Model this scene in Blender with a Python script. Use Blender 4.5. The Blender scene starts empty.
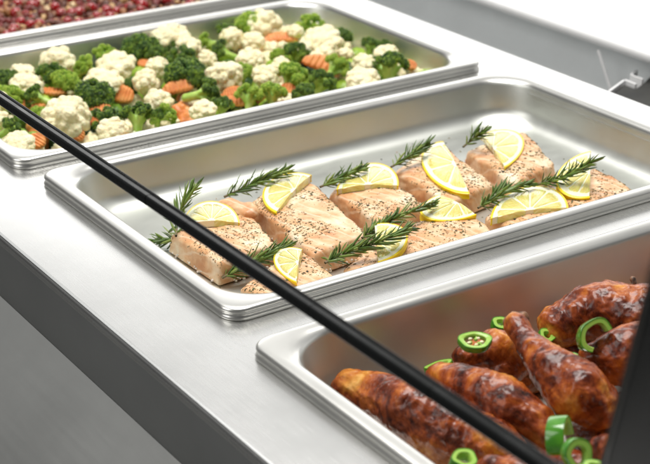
import bpy, bmesh, math, random
import numpy as np
from mathutils import Vector, Matrix, noise, Euler
random.seed(7)
C = bpy.context.scene.collection
SC = bpy.context.scene
R_ = math.radians

# ---------------------------------------------------------------- camera
FPX = 1512.58
CAM = Vector((-0.47443, -0.81864, 0.47749))
ROT = Euler((1.156222, -0.00313, -0.59339), 'XYZ')
cam_d = bpy.data.cameras.new('camera'); cam = bpy.data.objects.new('camera', cam_d); C.objects.link(cam)
cam.location = CAM; cam.rotation_euler = ROT
cam_d.sensor_width = 36; cam_d.lens = FPX / 650 * 36; cam_d.clip_start = 0.02; cam_d.clip_end = 100
cam_d.dof.use_dof = True; cam_d.dof.focus_distance = 1.17; cam_d.dof.aperture_fstop = 11
SC.camera = cam
RM = ROT.to_matrix()

def at(u, v, z):
    """the point of the horizontal plane at height z seen at photo pixel (u, v)"""
    d = RM @ Vector(((u - 325) / FPX, -(v - 232) / FPX, -1))
    t = (z - CAM.z) / d.z
    return CAM + d * t
def mpp(p):   # metres per photo pixel at p
    return abs((RM.transposed() @ (Vector(p) - CAM)).z) / FPX

# ---------------------------------------------------------------- object helpers
def link(name, me, mat=None, parent=None, smooth=True):
    me.name = name
    if isinstance(mat, (list, tuple)):
        for m in mat: me.materials.append(m)
    elif mat: me.materials.append(mat)
    if smooth:
        me.polygons.foreach_set('use_smooth', [True] * len(me.polygons))
    o = bpy.data.objects.new(name, me); C.objects.link(o)
    if parent: o.parent = parent
    return o
def mesh_from(verts, faces, name='mesh'):
    me = bpy.data.meshes.new(name); me.from_pydata([tuple(v) for v in verts], [], faces); me.update(); return me
def from_bm(bm, name='mesh'):
    me = bpy.data.meshes.new(name); bm.to_mesh(me); bm.free(); return me
def thing(name, label, cat, loc=(0, 0, 0), group=None, kind=None):
    o = bpy.data.objects.new(name, None); C.objects.link(o); o.location = loc
    o.empty_display_size = .01
    return tag(o, label, cat, group, kind)
def tag(o, label, cat, group=None, kind=None):
    if label: o['label'] = label
    if cat: o['category'] = cat
    if group: o['group'] = group
    if kind: o['kind'] = kind
    return o
def sharp(o, deg=40):
    me = o.data; bm = bmesh.new(); bm.from_mesh(me)
    for e in bm.edges:
        if len(e.link_faces) == 2 and e.calc_face_angle(0) > R_(deg): e.smooth = False
    bm.to_mesh(me); bm.free()
    return o
def box_bm(bm, x0, x1, y0, y1, z0, z1):
    vs = [bm.verts.new((x, y, z)) for x in (x0, x1) for y in (y0, y1) for z in (z0, z1)]
    for f in ((0, 1, 3, 2), (4, 6, 7, 5), (0, 4, 5, 1), (2, 3, 7, 6), (0, 2, 6, 4), (1, 5, 7, 3)):
        bm.faces.new([vs[i] for i in f])
    return vs
def box(name, x0, x1, y0, y1, z0, z1, mat, parent=None, bev=.001):
    bm = bmesh.new(); box_bm(bm, x0, x1, y0, y1, z0, z1)
    bmesh.ops.recalc_face_normals(bm, faces=bm.faces)
    if bev: bmesh.ops.bevel(bm, geom=bm.edges[:], offset=bev, segments=3, affect='EDGES', profile=.5)
    return sharp(link(name, from_bm(bm), mat, parent), 50)
def remesh(parts_bm, voxel, smooth=6):
    """fuse overlapping closed shapes into one continuous skin"""
    me = from_bm(parts_bm); o = bpy.data.objects.new('fuse', me); C.objects.link(o)
    m = o.modifiers.new('r', 'REMESH'); m.mode = 'VOXEL'; m.voxel_size = voxel
    if smooth:
        s = o.modifiers.new('s', 'SMOOTH'); s.iterations = smooth; s.factor = .5
    dg = bpy.context.evaluated_depsgraph_get(); dg.update()
    out = bpy.data.meshes.new_from_object(o.evaluated_get(dg))
    bpy.data.objects.remove(o); bpy.data.meshes.remove(me)
    return out
def displace(me, fn):
    me.update()
    vs = me.vertices
    co = [v.co.copy() for v in vs]; no = [v.normal.copy() for v in vs]
    for v, c, n in zip(vs, co, no): v.co = c + n * fn(c, n)
    me.update()
def ball(bm, c, r, sub=2, scale=(1, 1, 1), rot=None):
    M = Matrix.Translation(Vector(c)) @ (rot.to_4x4() if rot else Matrix()) @ Matrix.Diagonal((scale[0], scale[1], scale[2], 1))
    bmesh.ops.create_icosphere(bm, subdivisions=sub, radius=r, matrix=M)
def capsule(bm, pts, rads, seg=16):
    """chain of balls along a polyline, dense enough to fuse"""
    for i in range(len(pts) - 1):
        a, b = Vector(pts[i]), Vector(pts[i + 1]); ra, rb = rads[i], rads[i + 1]
        n = max(2, int((b - a).length / (min(ra, rb) * .35)))
        for k in range(n + 1):
            t = k / n; ball(bm, a.lerp(b, t), ra + (rb - ra) * t, 2)
def vor(c, s):
    return noise.voronoi(c * s)[0][0]

# ---------------------------------------------------------------- materials
def mat(name, col=(.8, .8, .8), rough=.5, metal=0, **kw):
    m = bpy.data.materials.new(name); m.use_nodes = True
    b = m.node_tree.nodes['Principled BSDF']
    b.inputs['Base Color'].default_value = (*col, 1); b.inputs['Roughness'].default_value = rough
    b.inputs['Metallic'].default_value = metal
    for k, v in kw.items(): b.inputs[k.replace('_', ' ')].default_value = v
    return m
def N(m, t, **kw):
    n = m.node_tree.nodes.new(t)
    for k, v in kw.items():
        if k in n.inputs: n.inputs[k].default_value = v
        else: setattr(n, k, v)
    return n
def L(m, a, b): m.node_tree.links.new(a, b)
def pb(m): return m.node_tree.nodes['Principled BSDF']
def ramp(m, fac, stops, interp='LINEAR'):
    r = N(m, 'ShaderNodeValToRGB'); r.color_ramp.interpolation = interp
    e = r.color_ramp.elements
    while len(e) < len(stops): e.new(.5)
    for k, (p, c) in enumerate(stops):
        e[k].position = p; e[k].color = (*c, 1) if len(c) == 3 else c
    L(m, fac, r.inputs[0]); return r.outputs[0]
def coord(m, kind='Object', scale=(1, 1, 1), rot=(0, 0, 0)):
    tc = N(m, 'ShaderNodeTexCoord'); mp = N(m, 'ShaderNodeMapping')
    mp.inputs['Scale'].default_value = scale; mp.inputs['Rotation'].default_value = rot
    L(m, tc.outputs[kind], mp.inputs[0]); return mp.outputs[0]
def ntex(m, vec, scale, detail=4, rough=.5, dist=0):
    n = N(m, 'ShaderNodeTexNoise', Scale=scale, Detail=detail, Roughness=rough, Distortion=dist)
    L(m, vec, n.inputs['Vector']); return n.outputs[0]
def vtex(m, vec, scale, feature='F1', out=0):
    n = N(m, 'ShaderNodeTexVoronoi', Scale=scale); n.feature = feature
    L(m, vec, n.inputs['Vector']); return n.outputs[out]
def bump(m, h, strength=.3, dist=.001, prev=None):
    b = N(m, 'ShaderNodeBump'); b.inputs['Strength'].default_value = strength; b.inputs['Distance'].default_value = dist
    L(m, h, b.inputs['Height'])
    if prev: L(m, prev, b.inputs['Normal'])
    return b.outputs[0]
def mixc(m, f, a, b, mode='MIX'):
    x = N(m, 'ShaderNodeMix'); x.data_type = 'RGBA'; x.blend_type = mode
    if hasattr(f, 'links') or hasattr(f, 'is_output'): L(m, f, x.inputs[0])
    else: x.inputs[0].default_value = f
    for s, i in ((a, 6), (b, 7)):
        if hasattr(s, 'is_output'): L(m, s, x.inputs[i])
        else: x.inputs[i].default_value = (*s, 1)
    return x.outputs[2]

def steel(name, col, r0, r1, stretch, bs=.02, spots=True):
    m = mat(name, col, r0, 1)
    v = coord(m, 'Object', stretch)
    n = ntex(m, v, 1, 5, .65)
    big = ntex(m, coord(m, 'Object'), 9, 4, .6)
    mm = N(m, 'ShaderNodeMath', operation='ADD'); L(m, n, mm.inputs[0]); L(m, big, mm.inputs[1])
    mr = N(m, 'ShaderNodeMapRange'); mr.inputs['From Min'].default_value = .7; mr.inputs['From Max'].default_value = 1.3
    mr.inputs['To Min'].default_value = r0; mr.inputs['To Max'].default_value = r1
    L(m, mm.outputs[0], mr.inputs[0]); L(m, mr.outputs[0], pb(m).inputs['Roughness'])
    L(m, bump(m, n, bs, .0002), pb(m).inputs['Normal'])
    c2 = tuple(x * .93 for x in col)
    L(m, ramp(m, big, [(.35, c2), (.65, col)]), pb(m).inputs['Base Color'])
    return m
M_PAN = steel('pan_steel', (.74, .735, .70), .28, .32, (12, 12, 12), .0)
M_WELL = steel('well_steel', (.69, .705, .665), .38, .48, (25, 60, 25), .004)
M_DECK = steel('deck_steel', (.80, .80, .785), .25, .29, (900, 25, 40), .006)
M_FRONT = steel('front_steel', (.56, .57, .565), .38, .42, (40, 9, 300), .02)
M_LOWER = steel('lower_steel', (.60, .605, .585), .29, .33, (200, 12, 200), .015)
M_BACK = steel('back_steel', (.90, .93, .935), .4, .55, (40, 14, 200), .02)
pb(M_BACK).inputs['Metallic'].default_value = .1
M_SLAB = mat('white_worktop', (.92, .92, .92), .35)
L(M_SLAB, bump(M_SLAB, ntex(M_SLAB, coord(M_SLAB), 60, 5), .05, .0005), pb(M_SLAB).inputs['Normal'])
M_BLACK = mat('black_gloss', (.012, .013, .013), .22, 0, Specular_IOR_Level=.14)
L(M_BLACK, ramp(M_BLACK, ntex(M_BLACK, coord(M_BLACK), 40, 5, .7), [(.4, (.2, .2, .2)), (.7, (.34, .34, .34))]), pb(M_BLACK).inputs['Roughness'])
M_BLACKM = mat('black_satin', (.007, .008, .008), .5, 0, Specular_IOR_Level=.05)
L(M_BLACKM, bump(M_BLACKM, ntex(M_BLACKM, coord(M_BLACKM), 700, 3), .06, .0002), pb(M_BLACKM).inputs['Normal'])
M_GLINT = mat('black_glint', (.02, .02, .02), .12)  # polished black for the strip added to catch a highlight
L(M_GLINT, ramp(M_GLINT, ntex(M_GLINT, coord(M_GLINT), 30), [(.4, (.08, .08, .08)), (.7, (.2, .2, .2))]), pb(M_GLINT).inputs['Roughness'])
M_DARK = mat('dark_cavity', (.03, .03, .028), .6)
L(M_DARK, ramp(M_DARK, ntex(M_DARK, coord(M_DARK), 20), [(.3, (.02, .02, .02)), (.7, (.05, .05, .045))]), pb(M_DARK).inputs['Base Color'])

# ---------------------------------------------------------------- counter
DZ = -.0099
XL, XR = -.0735, .588
PANS = {'salmon': (0, 0), 'chicken': (-.012, -.366), 'veg': (-.006, .356), 'nut': (-.006, .722)}
PL, PW = .530, .325
def build_counter():
    t = thing('buffet_counter', 'brushed stainless steel buffet counter holding the row of food pans', 'counter', (0, 0, DZ))
    # deck: flat strips between the wells, with a rolled front edge
    bm = bmesh.new()
    h = .011
    ys = []
    for k in ('chicken', 'salmon', 'veg', 'nut'):
        ys.append((PANS[k][1] + h, PANS[k][1] + PW - h))
    x0, x1 = h - .002, PL - h - .006
    Y0, Y1 = -1.3, 1.7
    cuts = [Y0] + [y for p in ys for y in p] + [Y1]
    r = .004
    prof = [(XL + .0008, -.0505), (XL + .0008, -.009), (XL, -.0072), (XL, -r)] + [(XL + r - r * math.cos(a), -r + r * math.sin(a)) for a in [math.pi / 2 * i / 6 for i in range(1, 7)]] + [(x0, 0)]
    cols = []
    for y in cuts:
        cols.append([bm.verts.new((x, y, z)) for x, z in prof])
    for a, b in zip(cols[:-1], cols[1:]):
        for i in range(len(prof) - 1):
            if i == 0: continue
            bm.faces.new((a[i], b[i], b[i + 1], a[i + 1]))
    prof2 = [(x1, 0)] + [(XR - r + r * math.sin(a), -r + r * math.cos(a)) for a in [math.pi / 2 * i / 6 for i in range(0, 7)]] + [(XR, -.02), (XR - .012, -.02), (XR - .012, -.3)]
    cols2 = []
    for y in cuts:
        cols2.append([bm.verts.new((x, y, z)) for x, z in prof2])
    for a, b in zip(cols2[:-1], cols2[1:]):
        for i in range(len(prof2) - 1): bm.faces.new((a[i], b[i], b[i + 1], a[i + 1]))
    for k in range(0, len(cuts) - 1, 2):   # cross strips
        bm.faces.new((cols[k][-1], cols[k + 1][-1], cols2[k + 1][0], cols2[k][0]))
    bmesh.ops.recalc_face_normals(bm, faces=bm.faces)
    o = sharp(link('deck', from_bm(bm), M_DECK, t), 50)
    # front fascia and the lower sloping apron
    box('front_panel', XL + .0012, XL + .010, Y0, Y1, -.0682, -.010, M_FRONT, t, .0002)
    bm = bmesh.new()
    pr = [(XL + .0013, -.0683), (XL + .0011, -.0688), (XL - .30, -.30), (XL - .31, -.310), (XL - .31, -.6), (XL + .01, -.6), (XL + .01, -.0685)]
    A = [bm.verts.new((x, Y0, z)) for x, z in pr]; B = [bm.verts.new((x, Y1, z)) for x, z in pr]
    for i in range(len(pr)): bm.faces.new((A[i], B[i], B[(i + 1) % len(pr)], A[(i + 1) % len(pr)]))
    bmesh.ops.recalc_face_normals(bm, faces=bm.faces)
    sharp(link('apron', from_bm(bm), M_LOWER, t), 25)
    for ch in t.children: ch.location.z = 0
    return t
def fix_children(t):
    # children were modelled in world space: keep them there
    bpy.context.view_layer.update()
    for c in t.children: c.matrix_parent_inverse = Matrix.Translation(-Vector(t.location))
ct = build_counter()
for c in ct.children:
    if c.name.startswith(('front_panel', 'apron')): c.matrix_parent_inverse = Matrix.Translation((0, 0, -DZ))

# ---------------------------------------------------------------- pans
def rring(hx, hy, r, z, n=14):
    pts = []
    for (sx, sy, a0) in ((1, 1, 0), (-1, 1, 90), (-1, -1, 180), (1, -1, 270)):
        for i in range(n + 1):
            a = R_(a0 + 90 * i / n)
            pts.append((sx * (hx - r) + r * math.cos(a), sy * (hy - r) + r * math.sin(a), z))
    return pts
def make_pan(depth):
    prof = [(.0010, -.0098, .015), (0, -.0094, .016), (-.0003, -.0082, .016), (.0002, -.0070, .016), (.0010, -.0060, .0155),
            (.0010, -.0050, .0155), (.0005, -.0040, .016), (.0001, -.0030, .016), (.0003, -.0018, .016), (.0010, -.0008, .0165), (.0016, -.0003, .017), (.0028, 0, .018),
            (.0045, .0002, .021), (.0095, -.0001, .034), (.0118, -.0006, .038), (.0136, -.0018, .041), (.0148, -.0038, .043), (.0153, -.006, .044)]
    fr = .017
    zb = -depth
    off_b = .0153 + (depth - fr - .006) * .12
    prof.append((off_b, zb + fr, .047))
    for i in range(1, 9):
        a = math.pi / 2 * i / 8
        prof.append((off_b + fr * (1 - math.cos(a)), zb + fr * (1 - math.sin(a)), .047 + 0 * i))
    rings = [rring(PL / 2 - o, PW / 2 - o, max(r, .004), z) for o, z, r in prof]
    n = len(rings[0]); V = [(x + PL / 2, y + PW / 2, z) for rg in rings for x, y, z in rg]; F = []
    for k in range(len(rings) - 1):
        for i in range(n):
            j = (i + 1) % n
            F.append((k * n + i, k * n + j, (k + 1) * n + j, (k + 1) * n + i))
    F.append([(len(rings) - 1) * n + i for i in range(n)])
    me = mesh_from(V, F); bm = bmesh.new(); bm.from_mesh(me)
    bmesh.ops.recalc_face_normals(bm, faces=bm.faces)
    f = [f for f in bm.faces if len(f.verts) > 10][0]
    if f.normal.z < 0: bmesh.ops.reverse_faces(bm, faces=bm.faces[:])
    for f in bm.faces:
        if f.calc_center_median().z < -.004 and abs(f.calc_center_median().x - PL / 2) < PL / 2 - .012 and abs(f.calc_center_median().y - PW / 2) < PW / 2 - .012: f.material_index = 1
    bm.to_mesh(me); bm.free()
    return me
pm1 = make_pan(.0425); pm2 = make_pan(.066)
def place_pan(me, key, label):
    me = me.copy() if me.users else me
    o = link('food_pan', me, [M_PAN, M_WELL]); o.location = (*PANS[key], 0)
    tag(o, label, 'food pan', 'steel pans set in the counter')
    return o
place_pan(pm1, 'salmon', 'stainless steel pan holding salmon portions with lemon and rosemary')
place_pan(pm2, 'chicken', 'stainless steel pan holding glazed roast chicken and green chilli rings')
place_pan(make_pan(.066), 'veg', 'stainless steel pan filled with broccoli, cauliflower and carrot')
place_pan(make_pan(.066), 'nut', 'farthest steel pan filled with red berries and chopped nuts')

def tube(path, r0, r1, n=7):
    V, F = [], []
    for i, p in enumerate(path):
        d = (path[min(i + 1, len(path) - 1)] - path[max(i - 1, 0)]).normalized()
        a = d.cross(Vector((0, 0, 1))).normalized(); b = a.cross(d)
        r = r0 + (r1 - r0) * i / (len(path) - 1)
        for k in range(n):
            t = 2 * math.pi * k / n; V.append(p + (a * math.cos(t) + b * math.sin(t)) * r)
    for i in range(len(path) - 1):
        for k in range(n): F.append((i * n + k, i * n + (k + 1) % n, (i + 1) * n + (k + 1) % n, (i + 1) * n + k))
    return V, F

# ---------------------------------------------------------------- behind the counter
def prism(name, pr, y0, y1, mat_, parent):
    bm = bmesh.new()
    A = [bm.verts.new((x, y0, z)) for x, z in pr]; B = [bm.verts.new((x, y1, z)) for x, z in pr]; n = len(pr)
    for i in range(n): bm.faces.new((A[i], B[i], B[(i + 1) % n], A[(i + 1) % n]))
    bm.faces.new(A); bm.faces.new(B[::-1]); bmesh.ops.recalc_face_normals(bm, faces=bm.faces)
    return sharp(link(name, from_bm(bm), mat_, parent), 30)
def build_back():
    t = thing('rear_worktop', 'white rear worktop with grey steel panel beneath, behind the counter', 'worktop', (.69, .3, -.012))
    inv = Matrix.Translation(-Vector(t.location))
    parts = [box('worktop', .690, 1.5, -1.3, 2.2, -.0125, .0005, M_SLAB, t, .0050),
             prism('rear_panel', [(.735, -.0135), (.745, -.0135), (.645, -.28), (.635, -.28)], .247, 2.2, M_BACK, t),
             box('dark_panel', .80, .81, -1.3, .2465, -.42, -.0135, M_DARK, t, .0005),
             box('panel_return', .747, .80, .2475, .2525, -.42, -.014, M_BACK, t, .0005)]
    # folded bracket standing in the gap
    bm = bmesh.new()
    z0 = -.03
    def strip(pts, w=.0025, h=.14):
        for a, b in zip(pts[:-1], pts[1:]):
            a = Vector(a); b = Vector(b); d = (b - a).normalized(); n = Vector((-d.y, d.x)) * w / 2
            q = [a + n, b + n, b - n, a - n]
            lo = [bm.verts.new((p.x, p.y, z0 - h)) for p in q]; hi = [bm.verts.new((p.x, p.y, z0)) for p in q]
            bm.faces.new(hi); bm.faces.new(lo[::-1])
            for i in range(4): bm.faces.new((lo[i], lo[(i + 1) % 4], hi[(i + 1) % 4], hi[i]))
    P = lambda u, v: at(u, v, z0).xy
    strip([P(609, 91), P(624, 80)]); strip([P(625, 79.5), P(636, 84)])
    strip([P(643, 79), P(631, 74.5)]); strip([P(631.5, 74), P(637, 70)])
    bmesh.ops.recalc_face_normals(bm, faces=bm.faces)
    parts.append(link('bracket', from_bm(bm), M_SLAB, t, smooth=False))
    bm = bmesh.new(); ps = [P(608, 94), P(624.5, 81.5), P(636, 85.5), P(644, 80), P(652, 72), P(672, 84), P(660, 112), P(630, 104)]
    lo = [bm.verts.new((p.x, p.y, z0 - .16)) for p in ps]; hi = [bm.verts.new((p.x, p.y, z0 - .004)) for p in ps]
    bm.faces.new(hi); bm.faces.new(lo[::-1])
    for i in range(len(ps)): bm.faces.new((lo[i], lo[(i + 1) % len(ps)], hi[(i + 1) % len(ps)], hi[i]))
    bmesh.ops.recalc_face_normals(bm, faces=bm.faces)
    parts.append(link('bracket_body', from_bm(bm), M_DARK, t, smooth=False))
    a, b = at(598, 50, -.016), at(611, 91, -.060)
    V, F = tube([a, a.lerp(b, .5), b], .0018, .0018, 8)
    parts.append(link('flange', mesh_from(V, F), M_SLAB, t))
    for p in parts: p.matrix_parent_inverse = inv
build_back()

# ---------------------------------------------------------------- sneeze guard frame
def build_guard():
    zc = .10; xc = -.058
    t = thing('guard_frame', 'glossy black guard rail with leaning post crossing in front of the pans', 'guard rail', (xc, -.41, zc))
    bm = bmesh.new()
    # rail: rounded section with a shallow groove on its upper side
    sec = [(-.0044, -.0043), (.0044, -.0043), (.0052, -.0032), (.0052, .0022), (.0046, .0040), (.0030, .0046), (.0022, .0034), (.0012, .0034), (.0004, .0048), (-.0036, .0050), (-.0048, .0040), (-.0052, .0026), (-.0052, -.0032)]
    sec = [(x * .76, z * .76 - .0012) for x, z in sec]
    for y0, y1, grow in ((-.470, -.4185, 1), (-.418, -.302, .97), (-.3015, -.193, 1), (-.1925, -.052, 1.0), (-.0515, .0, .97), (.0005, .9, 1)):
        A = [bm.verts.new((xc + x * grow, y0, zc + z * grow)) for x, z in sec]; B = [bm.verts.new((xc + x * grow, y1, zc + z * grow)) for x, z in sec]
        n = len(sec)
        for i in range(n): bm.faces.new((A[i], A[(i + 1) % n], B[(i + 1) % n], B[i]))
        bm.faces.new(A); bm.faces.new(B[::-1])
    bmesh.ops.recalc_face_normals(bm, faces=bm.faces)
    o = sharp(link('rail', from_bm(bm), M_BLACK, t), 35)
    inv = Matrix.Translation(-Vector(t.location)); o.matrix_parent_inverse = inv
    V, F = tube([Vector((xc + .0036, y, zc + .0019)) for y in (-.47, -.2, .2, .9)], .0005, .0005, 10)
    c = link('glint_strip', mesh_from(V, F), M_GLINT, t); c.matrix_parent_inverse = inv  # thin gloss tube added on the rail to catch a reflected light line
    # post leaning up and to the right from the rail end
    a = Vector((xc, -.452, zc)); 
    bm = bmesh.new()
    top = at(648.5, 300, .235); bot = at(600, 482, zc)
    off = Vector((.026, -.018, 0))
    A = [bot, bot + off * 1.3]; B = [top, top + off * 1.3]
    th = Vector((.004, .007, 0))
    d = (top - bot)
    top2 = bot + d * 2.2
    q0 = [bot - d * .06, bot - d * .06 + off * 1.5, bot - d * .06 + off * 1.5 + th, bot - d * .06 + th]
    q1 = [p + d * 2.2 for p in q0]
    lo = [bm.verts.new(p) for p in q0]; hi = [bm.verts.new(p) for p in q1]
    bm.faces.new(hi); bm.faces.new(lo[::-1])
    for i in range(4): bm.faces.new((lo[i], lo[(i + 1) % 4], hi[(i + 1) % 4], hi[i]))
    bmesh.ops.recalc_face_normals(bm, faces=bm.faces)
    bmesh.ops.bevel(bm, geom=bm.edges[:], offset=.0012, segments=3, affect='EDGES')
    p = sharp(link('post', from_bm(bm), M_BLACKM, t), 50); p.matrix_parent_inverse = inv
build_guard()

# ---------------------------------------------------------------- salmon
def make_salmon_mat():
    m = mat('salmon_flesh', (.72, .40, .27), .42, 0, Subsurface_Weight=.06, Subsurface_Scale=.003)
    pb(m).inputs['Subsurface Radius'].default_value = (1, .4, .25)
    v = coord(m)
    n1 = ntex(m, v, 38, 5, .6, .4); n2 = ntex(m, v, 170, 4, .6)
    wv = N(m, 'ShaderNodeTexWave', Scale=30, Distortion=5, Detail=3); wv.inputs['Detail Scale'].default_value = 1.2
    wv.bands_direction = 'DIAGONAL'; L(m, coord(m, 'Object', (1.6, .5, 1.3)), wv.inputs[0])
    c = ramp(m, n1, [(.34, (.61, .27, .11)), (.46, (.73, .42, .21)), (.57, (.81, .57, .35)), (.68, (.88, .76, .57))])
    c2 = mixc(m, ramp(m, wv.outputs[0], [(.0, (.7, .7, .7)), (.16, (0, 0, 0))]), c, (.84, .62, .42))
    c3 = mixc(m, ramp(m, n2, [(.55, (0, 0, 0)), (.75, (.35, .35, .35))]), c2, (.68, .33, .18))
    # browned and herby where the top is seasoned
    L(m, c3, pb(m).inputs['Base Color'])
    b1 = bump(m, wv.outputs[0], .3, .0014); b2 = bump(m, n1, .35, .0016, b1); b3 = bump(m, n2, .3, .0005, b2)
    L(m, b3, pb(m).inputs['Normal'])
    L(m, ramp(m, n2, [(.3, (.25, .25, .25)), (.7, (.55, .55, .55))]), pb(m).inputs['Roughness'])
    return m
M_SAL = make_salmon_mat()
M_HERB = mat('herb_flakes', (.05, .045, .02), .7)
_h = N(M_HERB, 'ShaderNodeNewGeometry')
L(M_HERB, ramp(M_HERB, _h.outputs['Random Per Island'], [(0, (.04, .038, .02)), (.2, (.12, .125, .05)), (.45, (.22, .17, .07)), (.7, (.42, .26, .13))], 'CONSTANT'), pb(M_HERB).inputs['Base Color'])
M_ALB = mat('albumin', (.86, .76, .66), .35, 0, Subsurface_Weight=.2, Subsurface_Scale=.003)
L(M_ALB, bump(M_ALB, ntex(M_ALB, coord(M_ALB), 500, 3), .4, .0006), pb(M_ALB).inputs['Normal'])
FLOOR = -.0425
ZT = -.0225
def rbox(hx, hy, hz, r, nx, ny, nz):
    bm = bmesh.new()
    bmesh.ops.create_cube(bm, size=2)
    bmesh.ops.subdivide_edges(bm, edges=bm.edges[:], cuts=nx, use_grid_fill=True)
    for v in bm.verts:
        p = Vector((v.co.x * hx, v.co.y * hy, v.co.z * hz))
        q = Vector((max(-hx + r, min(hx - r, p.x)), max(-hy + r, min(hy - r, p.y)), max(-hz + r, min(hz - r, p.z))))
        d = p - q
        if d.length > 1e-9: v.co = q + d.normalized() * r
        else: v.co = p
    return bm
SAL_TREES = []
def up_(v, hz): return max(0, min(1, (v.co.z / (2 * hz) - .75) * 4))
def salmon(quad, label, seed, zt=ZT, flap=False, herb=1.0, belly=0, lmin=.0):
    """quad: near, right, far, left corners of the top face in the photograph"""
    P = [at(u, v, zt) for u, v in quad]
    c = sum(P, Vector()) / 4
    base = Vector((c.x, c.y, FLOOR + .0006))
    t = thing('salmon_portion', label, 'salmon', base, 'salmon portions in the pan')
    rnd = random.Random(seed)
    hz = (zt - base.z) / 2
    bm = rbox(1, 1, 1, .0, 30, 30, 30)
    # local rounded box of unit half size mapped bilinearly on the quad
    lens = [((P[1] - P[0]).length + (P[2] - P[3]).length) / 4, ((P[3] - P[0]).length + (P[2] - P[1]).length) / 4]
    r = .0042
    hx, hy = lens
    off = Vector((seed * 1.7, seed * .9, seed * 2.3))
    for v in bm.verts:
        x, y, z = v.co
        px, py, pz = x * hx, y * hy, z * hz
        rr = r if z > 0 else r * .5
        q = Vector((max(-hx + rr, min(hx - rr, px)), max(-hy + rr, min(hy - rr, py)), max(-hz + rr, min(hz - rr, pz))))
        d = Vector((px, py, pz)) - q
        w = q + d.normalized() * rr if d.length > 1e-9 else Vector((px, py, pz))
        x, y, z = w.x / hx, w.y / hy, w.z
        s, tt = (x + 1) / 2, (y + 1) / 2
        g = P[0] * (1 - s) * (1 - tt) + P[1] * s * (1 - tt) + P[2] * s * tt + P[3] * (1 - s) * tt
        up = (z + hz) / (2 * hz)
        dome = .0026 * (1 - x * x) * (1 - .6 * y * y) * up - .0035 * up * max(0, y) ** 2 - belly * up * max(0, -x) ** 2
        flare = 1 + .05 * (1 - up)
        v.co = Vector(((g.x - c.x) * flare, (g.y - c.y) * flare, up * 2 * hz + dome))
    for v in bm.verts:
        n = noise.noise(v.co * 45 + off) * .0022 + noise.noise(Vector((v.co.x * 260, v.co.y * 260, v.co.z * 35)) + off) * .0009 * (1 - up_(v, hz)) + noise.noise(v.co * 120 + off) * .0009 + noise.noise(v.co * 320 + off) * .0003
        dirv = Vector((v.co.x / hx, v.co.y / hy, (v.co.z - hz) / hz)); dirv.normalize()
        if v.co.z < .002: n *= .2
        v.co += dirv * n
        if v.co.z < 0: v.co.z = 0
    bmesh.ops.recalc_face_normals(bm, faces=bm.faces)
    o = link('flesh', from_bm(bm), M_SAL, t)
    # seasoning: tiny flakes lying on the top and shoulders
    me = o.data; polys = [p for p in me.polygons if p.normal.z > .45]
    V, F = [], []
    cl = [(rnd.uniform(-hx, hx), rnd.uniform(-hy, hy)) for _ in range(5)]
    cnt = int(620 * herb * (hx * hy * 4) / .0055)
    tot = 0; areas = [p.area for p in polys]
    picks = rnd.choices(polys, weights=areas, k=cnt * 2)
    for p in picks:
        if tot >= cnt: break
        pc = p.center
        nz = noise.noise(pc * 32 + off) * 1.3
        if nz + .5 * noise.noise(pc * 140 + off) < rnd.uniform(-.35, .4): continue
        tot += 1
        s = rnd.choice([.00038, .00045, .0005, .0006, .0008, .0012]) * rnd.uniform(.7, 1.15)
        q = p.normal.to_track_quat('Z', 'Y').to_matrix()
        a = rnd.uniform(0, 6.28); el = rnd.uniform(.45, 1)
        ca, sa = math.cos(a), math.sin(a)
        jit = Vector((rnd.uniform(-1, 1), rnd.uniform(-1, 1), 0)) * .0012
        i0 = len(V)
        for (x, y, z) in ((-1, -.8, -.3), (1, -.9, -.3), (.9, 1, -.3), (-.8, .8, -.3), (-.7, -.6, .6), (.8, -.5, .45), (.6, .8, .6), (-.6, .6, .4)):
            x *= s * 1.1; y *= s * el; z *= s * .7
            V.append(pc + q @ (Vector((x * ca - y * sa, x * sa + y * ca, z)) + jit))
        F += [(i0, i0 + 1, i0 + 5, i0 + 4), (i0 + 1, i0 + 2, i0 + 6, i0 + 5), (i0 + 2, i0 + 3, i0 + 7, i0 + 6), (i0 + 3, i0, i0 + 4, i0 + 7), (i0 + 4, i0 + 5, i0 + 6, i0 + 7)]
    h = link('seasoning', mesh_from(V, F), M_HERB, t, smooth=False); h['kind'] = 'stuff'
    # cooked white juices along the foot
    bm = bmesh.new()
    edge = [p.center for p in me.polygons if abs(p.normal.z) < .5 and p.center.z < .006 and p.normal.x < .3]
    for k in range(70):
        if not edge: break
        e = rnd.choice(edge); ball(bm, (e.x, e.y, rnd.uniform(.0, .004)), rnd.uniform(.0006, .0017), 1, (1, 1, .8))
    link('juices', from_bm(bm), M_ALB, t)['kind'] = 'stuff'
    if flap:
        bm = bmesh.new()
        a = at(250, 211, zt + .003) - base; b = at(228, 203, zt + .003) - base
        for k in range(9):
            q = a.lerp(b, k / 8); q.z = 2 * hz + .0015
            ball(bm, q, .0085, 2, (1.1, 1, .62))
        ball(bm, a + Vector((.002, .006, -.002)), .0095, 2, (1, 1.2, .7))
        fm = remesh(bm, .0014, 5)
        displace(fm, lambda c, n: noise.noise(c * 150) * .0012)
        link('folded_tail', fm, M_SAL, t)
    return t
salmon([(219, 263), (277, 245), (243, 200), (170, 231)], 'leftmost salmon portion with a folded tail, nearest the corner of its pan', 1, flap=True)
salmon([(312, 254), (367, 235), (304, 171), (250, 199)], 'large salmon portion second from the left in the back row', 2)
salmon([(377, 222), (421, 203), (374, 160), (329, 188)], 'salmon portion in the middle of the back row with thick pepper and herb crust', 3, herb=1.3)
salmon([(449, 203), (494, 184), (436, 138), (393, 168)], 'salmon portion fourth from the left in the back row under the largest lemon slice', 4)
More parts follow.
